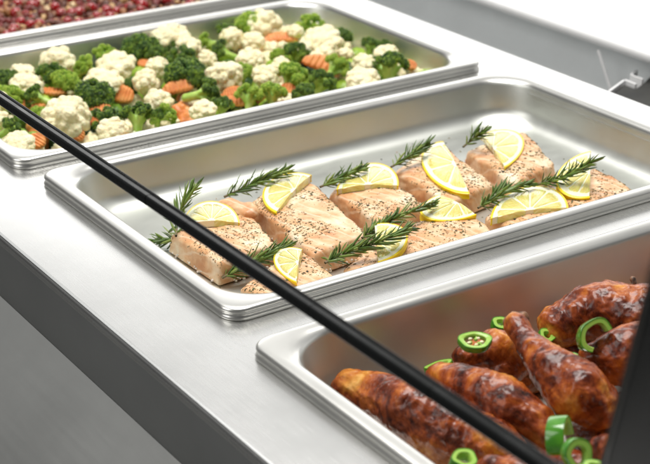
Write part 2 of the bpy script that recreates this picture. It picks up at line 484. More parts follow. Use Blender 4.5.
salmon([(514, 184), (556, 163), (523, 128), (467, 148)], 'salmon portion at the far right of the back row by the pan end', 5)
salmon([(283, 308), (337, 277), (297, 246), (238, 283)], 'small salmon portion in the front row half hidden by the near rim', 6, herb=.7)
salmon([(387, 290), (438, 252), (396, 224), (343, 265)], 'front row salmon portion under long rosemary sprig and upright lemon slice', 7, herb=.8)
salmon([(443, 266), (496, 234), (457, 198), (402, 227)], 'front row salmon portion in the middle with a lemon slice on its back edge', 8, herb=.8)
salmon([(532, 240), (577, 213), (537, 186), (484, 213)], 'front row salmon portion with a flat lemon slice lying across it', 9, herb=.7)
salmon([(596, 224), (641, 195), (594, 164), (556, 194)], 'rightmost front row salmon portion with herbs and upright lemon slice', 10, herb=1.1)

def crumbs():
    rnd = random.Random(77); V, F = [], []
    for k in range(150):
        x, y = rnd.uniform(.04, PL - .04), rnd.uniform(.035, PW - .035)
        s = rnd.uniform(.0004, .0009); a = rnd.uniform(0, 6.28); i0 = len(V); z = FLOOR + .0001
        for (px, py, pz) in ((-1, -.6, 0), (1, -.7, 0), (.9, .7, 0), (-.8, .6, 0), (-.6, -.4, .7), (.7, -.4, .5), (.5, .5, .7), (-.5, .4, .5)):
            px *= s * 1.5; py *= s; V.append((x + px * math.cos(a) - py * math.sin(a), y + px * math.sin(a) + py * math.cos(a), z + pz * s))
        F.extend([(i0, i0 + 1, i0 + 5, i0 + 4), (i0 + 1, i0 + 2, i0 + 6, i0 + 5), (i0 + 2, i0 + 3, i0 + 7, i0 + 6), (i0 + 3, i0, i0 + 4, i0 + 7), (i0 + 4, i0 + 5, i0 + 6, i0 + 7)])
    o = link('herb_crumbs', mesh_from(V, F), M_HERB, smooth=False)
    tag(o, 'loose herb and pepper crumbs on the floor of the salmon pan', 'crumbs', None, 'stuff')
crumbs()

# ---------------------------------------------------------------- lemon slices
M_RIND = mat('lemon_rind', (.90, .66, .006), .30, 0, Subsurface_Weight=.15, Subsurface_Scale=.002)
L(M_RIND, bump(M_RIND, vtex(M_RIND, coord(M_RIND), 900), .35, .0003), pb(M_RIND).inputs['Normal'])
M_PITH = mat('lemon_pith', (.90, .86, .62), .5, 0, Subsurface_Weight=.3, Subsurface_Scale=.003)
L(M_PITH, bump(M_PITH, ntex(M_PITH, coord(M_PITH), 700, 3), .25, .0003), pb(M_PITH).inputs['Normal'])
M_PULP = mat('lemon_pulp', (.80, .70, .25), .13, 0, Subsurface_Weight=.5, Subsurface_Scale=.004, Coat_Weight=.4)
_at = N(M_PULP, 'ShaderNodeAttribute'); _at.attribute_name = 'polar'
_mp = N(M_PULP, 'ShaderNodeMapping'); _mp.inputs['Scale'].default_value = (4, 17, 1); L(M_PULP, _at.outputs['Vector'], _mp.inputs[0])
_n = ntex(M_PULP, _mp.outputs[0], 1.6, 3, .6)
_v = vtex(M_PULP, _mp.outputs[0], 1.3)
L(M_PULP, ramp(M_PULP, _n, [(.3, (.66, .54, .09)), (.55, (.76, .68, .22)), (.75, (.86, .81, .42))]), pb(M_PULP).inputs['Base Color'])
L(M_PULP, bump(M_PULP, _v, .5, .0008), pb(M_PULP).inputs['Normal'])
def lemon(p1, p2, p3, label, z=(0, 0, 0), th=.0062, zt=ZT, seg0=.3, nseg=5):
    """half slice: p1-p2 the cut edge, p3 the top of the arc (photo pixels)"""
    zz = zt + .0058
    A, B, T = at(*p1, zz + z[0]), at(*p2, zz + z[1]), at(*p3, zz + z[2])
    c = (A + B) / 2
    ex = (B - A); R = ex.length / 2; ex = ex.normalized()
    ey = (T - c); H = ey.length; ey = ey.normalized()
    n = ex.cross(ey).normalized()
    flip = n.z < 0
    if flip: n = -n
    nseg = [5, 4, 5, 6, 5, 4][int(p1[0]) % 6]; th *= .85 + .3 * ((p1[0] * 7 + p1[1]) % 10) / 10
    t = thing('lemon_slice', label, 'lemon slice', c - n * th, 'half lemon slices on the salmon')
    def W(x, y, z):   # x,y in slice units, z in metres
        bend = -.0032 * ((x * x) * .9 + max(0, y) ** 2 * .8)
        return ex * (x * R) + ey * (y * H) + n * (z + th / 2 + bend + .0012)
    na = 40
    def halfring(r0, r1, z0, z1, mat_, name, rim=False, slope=0):
        V, F = [], []
        k = 6
        for i in range(na + 1):
            a = math.pi * i / na; ca, sa = math.cos(a), math.sin(a)
            sec = [(r0, z0), (r1 * .99, z0), (r1 - slope, (z0 * .6 + z1 * .4)), (r1 - slope * .2, z1 - .0004), (r1 - slope * .2 - .012, z1), (r0, z1)]
            for r, z in sec: V.append(W(r * ca, r * sa, z))
        for i in range(na):
            for j in range(k):
                F.append((i * k + j, (i + 1) * k + j, (i + 1) * k + (j + 1) % k, i * k + (j + 1) % k))
        F.append([j for j in range(k)]); F.append([na * k + j for j in range(k)][::-1])
        me = mesh_from(V, F); bm = bmesh.new(); bm.from_mesh(me); bmesh.ops.recalc_face_normals(bm, faces=bm.faces); bm.to_mesh(me); bm.free()
        return sharp(link(name, me, mat_, t), 40)
    halfring(.935, 1.0, -th / 2, th / 2, M_RIND, 'rind', slope=.035)
    # pith: thin white body with the core
    V, F = [], []
    rs = [0, .3, .6, .9, .934]
    idx = {}
    for zi, z in ((0, -th / 2 + .0002), (1, th / 2 - .00015)):
        for i in range(na + 1):
            a = math.pi * i / na
            for j, r in enumerate(rs):
                rr = r; idx[zi, i, j] = len(V); V.append(W(rr * math.cos(a), max(rr * math.sin(a), .014), z))
    for i in range(na):
        for j in range(len(rs) - 1):
            F.append((idx[1, i, j], idx[1, i, j + 1], idx[1, i + 1, j + 1], idx[1, i + 1, j])); F.append((idx[0, i, j], idx[0, i + 1, j], idx[0, i + 1, j + 1], idx[0, i, j + 1]))
    for j in range(len(rs) - 1):
        for i in (0, na): F.append((idx[0, i, j], idx[0, i, j + 1], idx[1, i, j + 1], idx[1, i, j]))
    me = mesh_from(V, F); bm = bmesh.new(); bm.from_mesh(me); bmesh.ops.remove_doubles(bm, verts=bm.verts, dist=1e-5); bmesh.ops.recalc_face_normals(bm, faces=bm.faces); bm.to_mesh(me); bm.free()
    sharp(link('pith', me, M_PITH, t), 40)
    # pulp: juicy wedges standing a hair proud of the pith
    V, F, PO = [], [], []
    step = math.pi / nseg; a0 = -step * seg0
    for s in range(nseg + 1):
        b0, b1 = a0 + s * step, a0 + (s + 1) * step
        b0c, b1c = max(b0, 0.0), min(b1, math.pi)
        if b1c - b0c < .12: continue
        m_ = 14; q_ = 9; base = len(V)
        gap = .013
        for j in range(q_ + 1):
            fr = j / q_; r = .10 + (.745) * fr
            e = gap / max(r, .1) if True else 0
            lo = b0c + (e if b0c > 0 else .0); hi = b1c - (e if b1c < math.pi else 0)
            if hi <= lo: lo = hi = (lo + hi) / 2
            for i in range(m_ + 1):
                a = lo + (hi - lo) * i / m_
                edge = 1 - max(abs(2 * i / m_ - 1) ** 6, abs(2 * fr - 1) ** 8)
                rr = r - (.05 * abs(2 * i / m_ - 1) ** 4 if j == q_ else 0)
                V.append(W(rr * math.cos(a), rr * math.sin(a), th / 2 - .0004 + .0008 * edge + .0002 * noise.noise(Vector((a * 6, r * 6, 3)))))
                PO.append((r + s, a, s * 3.1))
        for j in range(q_):
            for i in range(m_):
                p = base + j * (m_ + 1) + i
                F.append((p, p + 1, p + m_ + 2, p + m_ + 1))
        bnd = [base + i for i in range(m_ + 1)] + [base + j * (m_ + 1) + m_ for j in range(1, q_ + 1)] + [base + q_ * (m_ + 1) + i for i in range(m_ - 1, -1, -1)] + [base + j * (m_ + 1) for j in range(q_ - 1, 0, -1)]
        low = []
        for v_ in bnd:
            low.append(len(V)); V.append(V[v_] - n * (th - .0006)); PO.append((PO[v_][0] + .25, PO[v_][1], PO[v_][2] + .4))
        for i in range(len(bnd)):
            i2 = (i + 1) % len(bnd); F.append((bnd[i], low[i], low[i2], bnd[i2]))
    if flip: pass
    me = mesh_from(V, F); at_ = me.attributes.new('polar', 'FLOAT_VECTOR', 'POINT')
    for k, v in enumerate(PO): at_.data[k].vector = v
    bm = bmesh.new(); bm.from_mesh(me); bmesh.ops.recalc_face_normals(bm, faces=bm.faces)
    if bm.faces[:][0].normal.dot(n) < 0: bmesh.ops.reverse_faces(bm, faces=bm.faces[:])
    bm.to_mesh(me); bm.free()
    sharp(link('pulp', me, M_PULP, t), 50)
    return t
lemon((183, 223), (240, 221), (210, 199), 'half lemon slice on the leftmost salmon portion behind the black rail', seg0=.2)
lemon((312, 173), (276, 211), (268, 181), 'half lemon slice on the large second salmon portion, cut edge facing right', seg0=.5)
lemon((336, 188), (399, 184), (372, 161), 'half lemon slice lying across the middle back row salmon portion', seg0=.4)
lemon((443, 139), (470, 192), (423, 166), 'largest lemon slice, near the centre of the back row, arc to the left', seg0=.2, nseg=5)
lemon((481, 133), (505, 166), (522, 134), 'half lemon slice on the rightmost portion of the back row', seg0=.6)
lemon((302, 247), (296, 281), (273, 255), 'half lemon slice on the leftmost salmon of the front row by the near rim', seg0=.3, z=(.004, 0, 0))
lemon((374, 222), (378, 261), (408, 234), 'lemon slice with thick yellow rind crossed by a rosemary sprig in the front row', seg0=.1, z=(.008, 0, .006))
lemon((438, 193), (477, 213), (425, 216), 'half lemon slice in the middle of the front row, rind towards the near rim', seg0=.5, z=(.004, .0, 0))
lemon((490, 217), (569, 206), (530, 184), 'wide half lemon slice lying flat on the front row portion second from right', seg0=.5, nseg=5)
lemon((591, 149), (590, 196), (556, 178), 'lemon slice at the far right standing under a rosemary tip', seg0=.2, z=(.012, 0, .004))

# ---------------------------------------------------------------- rosemary
M_NEED = mat('rosemary_needles', (.03, .10, .025), .38, 0, Subsurface_Weight=.05, Subsurface_Scale=.001)
_g = N(M_NEED, 'ShaderNodeNewGeometry')
L(M_NEED, ramp(M_NEED, _g.outputs['Random Per Island'], [(0, (.045, .095, .012)), (.4, (.09, .165, .022)), (.8, (.17, .26, .04)), (1, (.28, .35, .09))]), pb(M_NEED).inputs['Base Color'])
M_STEM = mat('rosemary_stem', (.16, .13, .06), .6)
L(M_STEM, ramp(M_STEM, ntex(M_STEM, coord(M_STEM), 200), [(.3, (.10, .10, .04)), (.7, (.22, .16, .08))]), pb(M_STEM).inputs['Base Color'])
def path3(pts, zs, zb):
    P = [at(u, v, zb + z) for (u, v), z in zip(pts, zs)]
    out = []
    for i in range(len(P) - 1):
        p0 = P[max(i - 1, 0)]; p1 = P[i]; p2 = P[i + 1]; p3 = P[min(i + 2, len(P) - 1)]
        for k in range(8):
            t = k / 8
            out.append(.5 * ((2 * p1) + (p2 - p0) * t + (2 * p0 - 5 * p1 + 4 * p2 - p3) * t * t + (3 * p1 - p0 - 3 * p2 + p3) * t ** 3))
    out.append(P[-1]); return out
def rosemary(pts, zs, label, seed, zb=ZT + .004, ln=.014, dens=1.0, floor=None):
    rnd = random.Random(seed)
    path = path3(pts, zs, zb)
    o0 = path[0].copy()
    t = thing('rosemary_sprig', label, 'rosemary', o0, 'rosemary sprigs tucked among the salmon')
    path = [p - o0 for p in path]
    V, F = tube(path, .0011, .0006)
    link('stem', mesh_from(V, F), M_STEM, t)
    total = sum((a - b).length for a, b in zip(path[:-1], path[1:]))
    V, F = [], []
    s = .004; node = 0
    fl = (floor if floor is not None else FLOOR + .001) - o0.z
    while s < total:
        q = s / total * (len(path) - 1); i = min(int(q), len(path) - 2); p = path[i].lerp(path[i + 1], q - i)
        d = (path[min(i + 1, len(path) - 1)] - path[max(i - 1, 0)]).normalized()
        a = d.cross(Vector((0, 0, 1))).normalized(); b = a.cross(d)
        k = 3 if rnd.random() < .6 else 2
        fr = s / total
        for j in range(k):
            th = node * 1.3 + j * 2 * math.pi / k + rnd.uniform(-.4, .4)
            rad = a * math.cos(th) + b * math.sin(th) * .8 + Vector((0, 0, .15))
            ang = R_(rnd.uniform(28, 66)) * (1 - .45 * fr)
            dirv = (d * math.cos(ang) + rad.normalized() * math.sin(ang)).normalized()
            l = 1.3 * ln * rnd.uniform(.65, 1.15) * (1 - .35 * fr ** 3) * (.7 + .3 * min(1, fr * 5))
            w = .00125 * rnd.uniform(.85, 1.15)
            side = dirv.cross(rad).normalized(); nrm = side.cross(dirv).normalized()
            curve = rnd.uniform(-.35, .45)
            base = len(V); ns = 5
            for m_ in range(ns + 1):
                f = m_ / ns
                ww = w * (.55 + .45 * math.sin(min(1, f * 2) * math.pi / 2)) * (1 - (max(0, f - .6) / .4) ** 2 * .8)
                pc = p + dirv * (l * f) + d * (l * curve * f * f)
                if pc.z < fl: pc.z = fl
                V += [pc - side * ww, pc + nrm * ww * .45, pc + side * ww, pc - nrm * ww * .35]
            for m_ in range(ns):
                for e in range(4):
                    F.append((base + m_ * 4 + e, base + m_ * 4 + (e + 1) % 4, base + (m_ + 1) * 4 + (e + 1) % 4, base + (m_ + 1) * 4 + e))
            F.append((base + ns * 4, base + ns * 4 + 1, base + ns * 4 + 2, base + ns * 4 + 3))
        s += .0019 / dens * rnd.uniform(.8, 1.2); node += 1
    link('needles', mesh_from(V, F), M_NEED, t)
rosemary([(176, 236), (178, 217), (186, 199), (192, 190)], [0, .006, .016, .020], 'upright rosemary tip standing behind the leftmost salmon portion', 1, ln=.015, dens=.55)
rosemary([(180, 238), (168, 240), (155, 241)], [-.012, -.016, -.018], 'short rosemary piece lying on the pan floor at the left end', 2, ln=.011)
rosemary([(224, 197), (246, 187), (268, 178), (284, 171)], [-.004, .002, .006, .01], 'rosemary sprig reaching over the top of the second salmon from the left', 3, ln=.012)
rosemary([(222, 278), (245, 266), (268, 256), (285, 247)], [-.016, -.008, -.002, 0], 'rosemary sprig partly hidden under the black rail by the front row', 4, ln=.014, dens=1.3)
rosemary([(320, 187), (336, 180), (352, 173), (363, 168)], [.0, .003, .006, .008], 'short rosemary sprig at the left of the middle back row portion', 5, ln=.011)
rosemary([(391, 167), (403, 160), (414, 153), (426, 146)], [.0, .004, .008, .011], 'rosemary sprig between the third and fourth salmon of the back row', 6, ln=.012)
rosemary([(463, 147), (470, 141), (476, 136), (482, 133)], [.0, .004, .010, .014], 'bushy rosemary tip at the top between the two rightmost back row portions', 7, ln=.013, dens=.9)
rosemary([(478, 208), (492, 199), (506, 190), (528, 184)], [.0, .004, .007, .008], 'rosemary sprig between the flat lemon slice and the back row', 8, ln=.012)
rosemary([(537, 184), (555, 180), (574, 172), (591, 162)], [.002, .008, .016, .026], 'rosemary sprig crossing the rightmost lemon slice', 9, ln=.012)
rosemary([(325, 263), (348, 252), (376, 243), (409, 229)], [.0, .004, .012, .018], 'longest rosemary sprig crossing the front row lemon slice', 10, ln=.013)
rosemary([(362, 238), (376, 229), (398, 217), (430, 205)], [.0, .003, .006, .009], 'slim rosemary sprig behind the front row lemon slices', 11, ln=.011)

# ---------------------------------------------------------------- vegetables
M_CAUL = mat('cauliflower_curd', (.84, .78, .56), .55, 0, Subsurface_Weight=.25, Subsurface_Scale=.004)
_v = coord(M_CAUL)
L(M_CAUL, ramp(M_CAUL, ntex(M_CAUL, _v, 45, 4), [(.3, (.87, .77, .46)), (.6, (.91, .85, .58)), (.8, (.93, .90, .68))]), pb(M_CAUL).inputs['Base Color'])
L(M_CAUL, bump(M_CAUL, ntex(M_CAUL, _v, 1100, 3, .7), .3, .0004, bump(M_CAUL, vtex(M_CAUL, _v, 420), .45, .0009)), pb(M_CAUL).inputs['Normal'])
M_CSTEM = mat('cauliflower_stem', (.78, .78, .52), .45, 0, Subsurface_Weight=.2, Subsurface_Scale=.004)
L(M_CSTEM, bump(M_CSTEM, ntex(M_CSTEM, coord(M_CSTEM, 'Object', (1, 1, .3)), 200, 3), .2, .0005), pb(M_CSTEM).inputs['Normal'])
def bmat(name, c0, c1, c2):
    m = mat(name, c1, .42, 0, Subsurface_Weight=.08, Subsurface_Scale=.001)
    g = N(m, 'ShaderNodeNewGeometry'); n = ntex(m, coord(m), 70, 3)
    a = N(m, 'ShaderNodeMath', operation='ADD'); L(m, n, a.inputs[0]); L(m, g.outputs['Random Per Island'], a.inputs[1])
    s = N(m, 'ShaderNodeMath', operation='MULTIPLY'); L(m, a.outputs[0], s.inputs[0]); s.inputs[1].default_value = .5
    L(m, ramp(m, s.outputs[0], [(.25, c0), (.5, c1), (.75, c2)]), pb(m).inputs['Base Color'])
    return m
M_BROD = bmat('broccoli_buds_dark', (.014, .05, .006), (.055, .14, .012), (.30, .45, .04))
M_BROL = bmat('broccoli_buds_light', (.12, .26, .015), (.32, .50, .035), (.58, .70, .12))
M_BSTEM = mat('broccoli_stem', (.30, .48, .10), .33, 0, Subsurface_Weight=.2, Subsurface_Scale=.003)
L(M_BSTEM, ramp(M_BSTEM, ntex(M_BSTEM, coord(M_BSTEM), 60, 4), [(.3, (.26, .46, .05)), (.6, (.46, .64, .14)), (.8, (.64, .76, .30))]), pb(M_BSTEM).inputs['Base Color'])
L(M_BSTEM, bump(M_BSTEM, ntex(M_BSTEM, coord(M_BSTEM, 'Object', (1, 1, .2)), 300, 3), .25, .0005), pb(M_BSTEM).inputs['Normal'])
M_CARR = mat('carrot', (.80, .27, .045), .36, 0, Subsurface_Weight=.2, Subsurface_Scale=.003)
L(M_CARR, ramp(M_CARR, ntex(M_CARR, coord(M_CARR), 90, 5), [(.3, (.62, .17, .035)), (.55, (.78, .30, .08)), (.8, (.86, .46, .18))]), pb(M_CARR).inputs['Base Color'])
L(M_CARR, bump(M_CARR, ntex(M_CARR, coord(M_CARR), 500, 4), .3, .0005), pb(M_CARR).inputs['Normal'])

def fib(n, cap):
    out = []
    for i in range(n):
        z = 1 - (1 - cap) * (i + .5) / n; r = math.sqrt(max(0, 1 - z * z)); a = i * 2.39996
        out.append(Vector((r * math.cos(a), r * math.sin(a), z)))
    return out
def caul_proto(seed):   # unit: curd about 50 mm wide, base at z=0
    rnd = random.Random(seed); bm = bmesh.new()
    ball(bm, (0, 0, .020), .0175, 3)
    for d in fib(26, -.55):
        d = (d + Vector((rnd.uniform(-.16, .16), rnd.uniform(-.16, .16), rnd.uniform(-.1, .1)))).normalized()
        ball(bm, Vector((0, 0, .020)) + Vector((d.x, d.y, d.z * .82)) * .0155 * rnd.uniform(.9, 1.12), rnd.uniform(.0056, .0086), 2)
    me = remesh(bm, .0008, 2)
    off = Vector((seed, 0, 0))
    def f(c, n):
        a = vor(c + off, 185); b = vor(c + off * 2, 480)
        return -.0016 * min(1, a) ** 1.6 - .0005 * b + .0006
    displace(me, f)
    bm = bmesh.new()
    capsule(bm, [(0, 0, -.012), (0, 0, .006), (0, 0, .014)], [.0055, .0065, .0105])
    for k in range(5):
        a = k * 1.257 + seed; capsule(bm, [(0, 0, -.004), (.011 * math.cos(a), .011 * math.sin(a), .012)], [.004, .0045])
    sm = remesh(bm, .0013, 5)
    return me, sm
def broc_proto(seed, open_=False):
    rnd = random.Random(seed + 50)
    buds = bmesh.new(); stem = bmesh.new()
    R0 = .018; cz = .018
    capsule(stem, [(0, 0, -.022), (0, 0, -.006), (0, 0, .004)], [.0062, .0066, .0075])
    heads = fib(13 if open_ else 19, .0)
    cores = []
    for d in heads:
        d = (d + Vector((rnd.uniform(-.22, .22), rnd.uniform(-.22, .22), rnd.uniform(-.12, .12)))).normalized()
        c = Vector((d.x * R0, d.y * R0, cz * .35 + d.z * R0 * .75)); r = rnd.uniform(.0048, .0068) * (.92 if open_ else 1.08)
        cores.append((c, r, d))
        capsule(stem, [(0, 0, -.008), c * .55 + Vector((0, 0, -.001)), c], [.0038, .0026, .0022])
    V, F = [], []
    ico = bmesh.new(); bmesh.ops.create_icosphere(ico, subdivisions=1, radius=1); iv = [v.co.copy() for v in ico.verts]; iff = [[v.index for v in f.verts] for f in ico.faces]; ico.free()
    for c, r, d in cores:
        nb = int(64 * (r / .0055) ** 2)
        q = d.to_track_quat('Z', 'Y').to_matrix()
        b0 = len(V)
        for v in iv: V.append(c + v * r * .9)
        F += [[b0 + i for i in f] for f in iff]
        for e in fib(nb, -.25):
            p = c + q @ e * r * rnd.uniform(.93, 1.12); s = rnd.uniform(.00068, .00108)
            b0 = len(V)
            st = (q @ e).normalized()
            for v in iv: V.append(p + v * s + st * (v.dot(st)) * s * .4)
            F += [[b0 + i for i in f] for f in iff]
    bme = mesh_from(V, F); buds.free()
    sme = remesh(stem, .0012, 4)
    return bme, sme
CA = [caul_proto(i) for i in range(6)]
BR = [broc_proto(i, i % 2 == 1) for i in range(6)]
for me, sm in CA: me.materials.append(M_CAUL); sm.materials.append(M_CSTEM)
for i, (me, sm) in enumerate(BR): sm.materials.append(M_BSTEM)
BRL = [me.copy() for me, sm in BR]
for me, _ in BR: me.materials.append(M_BROD)
for me in BRL: me.materials.append(M_BROL)
for me in [m for p in CA + BR for m in p] + BRL:
    me.polygons.foreach_set('use_smooth', [True] * len(me.polygons))
def inst(root, parts, rot, sc):
    for nm, me in parts:
        o = bpy.data.objects.new(nm, me); C.objects.link(o); o.parent = root
    root.rotation_euler = rot; root.scale = sc
VB = PANS['veg']
def clampv(p, m=.03):
    p.x = max(VB[0] + m, min(VB[0] + PL - m, p.x)); p.y = max(VB[1] + m, min(VB[1] + PW - m, p.y)); return p
CAUL = [ # u, v, width, height factor, label
 (67, 116, 50, 1.0, 'largest cauliflower floret, right behind the black rail at the left'),
 (25, 84, 33, .9, 'round cauliflower floret left of centre between dark broccoli heads near the pan end'),
 (-3, 101, 26, .9, 'cauliflower floret cut by the left picture edge just above the rail'),
 (2, 118, 20, .8, 'small cauliflower floret at the left edge directly under the rail'),
 (19, 143, 37, .75, 'low cauliflower floret in the near left corner of the vegetable pan'),
 (57, 59, 38, .9, 'cauliflower floret against the far wall near the left end of the pan'),
 (22, 73, 27, .7, 'flat cauliflower piece by the far wall at the left end'),
 (119, 66, 44, .8, 'wide cauliflower floret left of the middle with a dark broccoli head behind it'),
 (104, 81, 40, .7, 'low cauliflower floret between the wide floret and the dark round broccoli'),
 (148, 82, 27, 1.15, 'tall cauliflower floret standing right of the carrot face'),
 (115, 128, 32, .95, 'pointed cauliflower floret by the near rim left of centre'),
 (157, 100, 32, .9, 'cauliflower floret in front of the long ridged carrot slice'),
 (159, 65, 24, .9, 'cauliflower floret in the middle row behind the big dark green broccoli'),
 (171, 36, 40, .95, 'cauliflower floret against the far wall, third from the left'),
 (188, 47, 29, .95, 'cauliflower floret just in front of the far wall floret at middle left'),
 (206, 57, 21, .9, 'small cauliflower floret right of the dark flat broccoli'),
 (222, 77, 37, 1.05, 'big round cauliflower floret in the centre of the vegetable pan'),
 (204, 110, 30, .7, 'cauliflower floret touching the near rim at the middle'),
 (233, 37, 26, 1.15, 'peaked cauliflower floret behind the pale broccoli stalk'),
 (254, 39, 25, .9, 'cauliflower floret right of the peaked one in the back half'),
 (250, 58, 29, .8, 'cauliflower floret between the pale stalk and the centre right floret'),
 (263, 75, 29, .85, 'cauliflower floret behind the open pale green broccoli'),
 (282, 65, 22, .95, 'small cauliflower floret left of the carrot arc'),
 (282, 47, 14, .9, 'smallest cauliflower floret under the long carrot strip'),
 (268, 24, 37, .95, 'cauliflower floret against the far wall right of the bright broccoli'),
 (294, 31, 19, .9, 'small cauliflower floret near the far right corner of the back wall'),
 (323, 40, 43, .75, 'widest cauliflower floret of the right half'),
 (325, 55, 27, .8, 'cauliflower floret tucked below the widest one at the right'),
 (363, 62, 27, .95, 'round cauliflower floret beside the stalky broccoli on the right'),
 (387, 53, 26, .7, 'cauliflower floret behind the rightmost broccoli head'),
 (362, 79, 38, .65, 'low cauliflower floret on the near rim at the right'),
 (345, 53, 17, .8, 'tiny cauliflower floret between the widest floret and the round one'),
 (306, 48, 20, .9, 'cauliflower floret peeping from behind the glossy round broccoli'),
]
rnd = random.Random(11)
for k, (u, v, w, hf, lab) in enumerate(CAUL):
    s = 1; p = at(u, v, -.022); W_ = w * mpp(p); s = W_ / .0445
    c = at(u, v, -.013 + 0.004 * s)
    base = c - Vector((0, 0, .020 * s * hf)); base = clampv(base, .028)
    t = thing('cauliflower_floret', lab, 'cauliflower', base, 'cauliflower florets in the vegetable pan')
    me, sm = CA[k % 6]
    zd = (Vector((rnd.uniform(-.3, .3), rnd.uniform(-.3, .3), 1)) + .35 * (CAM - base).normalized()).normalized()
    hs = hf
    inst(t, [('curd', me), ('stem', sm)], (zd.to_track_quat('Z', 'Y') @ Euler((0, 0, rnd.uniform(0, 6.28))).to_quaternion()).to_euler(), (s * rnd.uniform(.94, 1.06), s * rnd.uniform(.9, 1.0), s * hs))
BROC = [ # u, v, width, type(0 dark 1 light), tilt (direction in photo degrees, amount), label
 (8, 79, 24, 0, 0, 0, 'small dark broccoli head at the left edge near the far wall'),
 (52, 74, 30, 0, 0, 0, 'dark broccoli head left of the bright green one near the far wall'),
 (66, 81, 27, 1, 0, 0, 'bright green broccoli head behind the largest cauliflower'),
 (84, 66, 24, 1, 200, .9, 'pale stalky broccoli piece near the far wall'),
 (12, 96, 26, 1, 0, 0, 'light green broccoli head at the left edge above the rail'),
 (33, 97, 24, 0, 180, 1.2, 'broccoli head with its stalk pointing right, above the thin carrot'),
 (39, 113, 17, 1, 0, 0, 'small yellowish broccoli head left of the largest cauliflower'),
 (12, 128, 22, 0, 0, 1.0, 'dark broccoli head with bright stalk under the rail at the left'),
 (95, 95, 36, 0, 0, 0, 'round dark broccoli head just right of the largest cauliflower'),
 (105, 54, 25, 1, 0, 0, 'bright broccoli head against the far wall above the wide cauliflower'),
 (140, 48, 34, 0, 0, 0, 'large dark broccoli head against the far wall left of middle'),
 (157, 54, 22, 0, 0, 0, 'dark broccoli head tucked beside the large one at the far wall'),
 (129, 84, 13, 0, 0, 0, 'tiny dark broccoli head above the carrot face'),
 (107, 119, 30, 0, 0, 0, 'dark broccoli head between largest cauliflower and pointed floret'),
 (138, 114, 32, 0, 90, .6, 'broccoli head with pale stalk towards the near rim'),
 (157, 115, 20, 0, 0, 0, 'small dark broccoli head by the near rim, left of the bright stalks'),
 (172, 45, 14, 0, 0, 0, 'narrow dark broccoli head between two far wall cauliflowers'),
 (183, 58, 29, 0, 0, 0, 'flat dark broccoli head above the big green one in the middle'),
 (186, 74, 38, 0, 0, 0, 'big broccoli head in the middle left of the centre cauliflower'),
 (209, 93, 30, 0, 0, 1.35, 'broccoli head on thick bright stalks pointing left'),
 (168, 114, 22, 1, 20, 1.2, 'light green broccoli piece lying along the near rim'),
 (220, 52, 24, 0, 180, 1.2, 'dark broccoli head with a long pale stalk running right'),
 (252, 25, 33, 1, 0, 0, 'bright green broccoli head against the far wall in the right half'),
 (227, 31, 21, 0, 0, 0, 'dark broccoli head left of the bright one at the far wall'),
 (243, 72, 20, 1, 0, 0, 'yellow green broccoli head touching the centre cauliflower'),
 (249, 94, 27, 1, 90, .5, 'left half of the open pale broccoli bunch by the near rim'),
 (272, 92, 27, 1, 90, .5, 'right half of the open pale broccoli bunch by the near rim'),
 (222, 104, 22, 0, 0, 0, 'dark broccoli head on the near rim beside the orange carrot'),
 (297, 52, 27, 0, 60, .3, 'glossy round broccoli head behind the carrot arc'),
 (311, 25, 28, 1, 0, 0, 'broccoli head in the far corner of the vegetable pan'),
 (341, 36, 20, 0, 0, 0, 'shaded broccoli head against the right end wall, upper one'),
 (338, 66, 26, 1, 30, .9, 'stalky broccoli head leaning right of the carrot arc'),
 (294, 76, 33, 1, 30, .6, 'light broccoli head left of the carrot arc'),
 (323, 80, 27, 0, 0, 0, 'broccoli head in front of the carrot arc by the near rim'),
 (303, 92, 20, 0, 0, 0, 'small broccoli head at the near rim below the light one'),
 (371, 45, 21, 0, 0, 0, 'broccoli head near the right end wall beside the round cauliflower'),
 (386, 46, 14, 0, 0, 0, 'very dark small broccoli head touching the right end wall'),
 (389, 64, 35, 0, 90, .5, 'rightmost broccoli head with stalks showing by the near rim'),
 (277, 54, 14, 1, 0, 0, 'tiny light broccoli head between small cauliflowers'),
 (205, 43, 20, 1, 200, 1.4, 'pale broccoli stalk at the far wall left of the peaked cauliflower'),
]
Rxy = RM @ Vector((1, 0, 0)); Rxy.z = 0; Rxy.normalize(); Uxy = Vector((-Rxy.y, Rxy.x, 0))
for k, (u, v, w, ty, ta, tm, lab) in enumerate(BROC):
    p = at(u, v, -.022); s = w * mpp(p) / .041
    c = at(u, v, -.014 + .004 * s)
    if tm:   # ta: direction of the stalk in the photo, 0 = left, 90 = towards the viewer, 180 = right
        a = R_(ta); sd = (-Rxy * math.cos(a) - Uxy * math.sin(a)); axis = sd
        zdir = (Vector((0, 0, 1)) * math.cos(tm) - sd * math.sin(tm)).normalized()
    else:
        zdir = Vector((rnd.uniform(-.35, .35), rnd.uniform(-.5, .2), 1)).normalized()
    q = zdir.to_track_quat('Z', 'Y') @ Euler((0, 0, rnd.uniform(0, 6.28))).to_quaternion()
    root = c - zdir * .010 * s; root = clampv(root, .026)
    t = thing('broccoli_floret', lab, 'broccoli', root, 'broccoli florets in the vegetable pan')
    pi = k % 6 if not tm else (1, 3, 5)[k % 3]
    me = BRL[pi] if ty else BR[pi][0]
    inst(t, [('buds', me), ('stem', BR[pi][1])], q.to_euler(), (s, s, s))
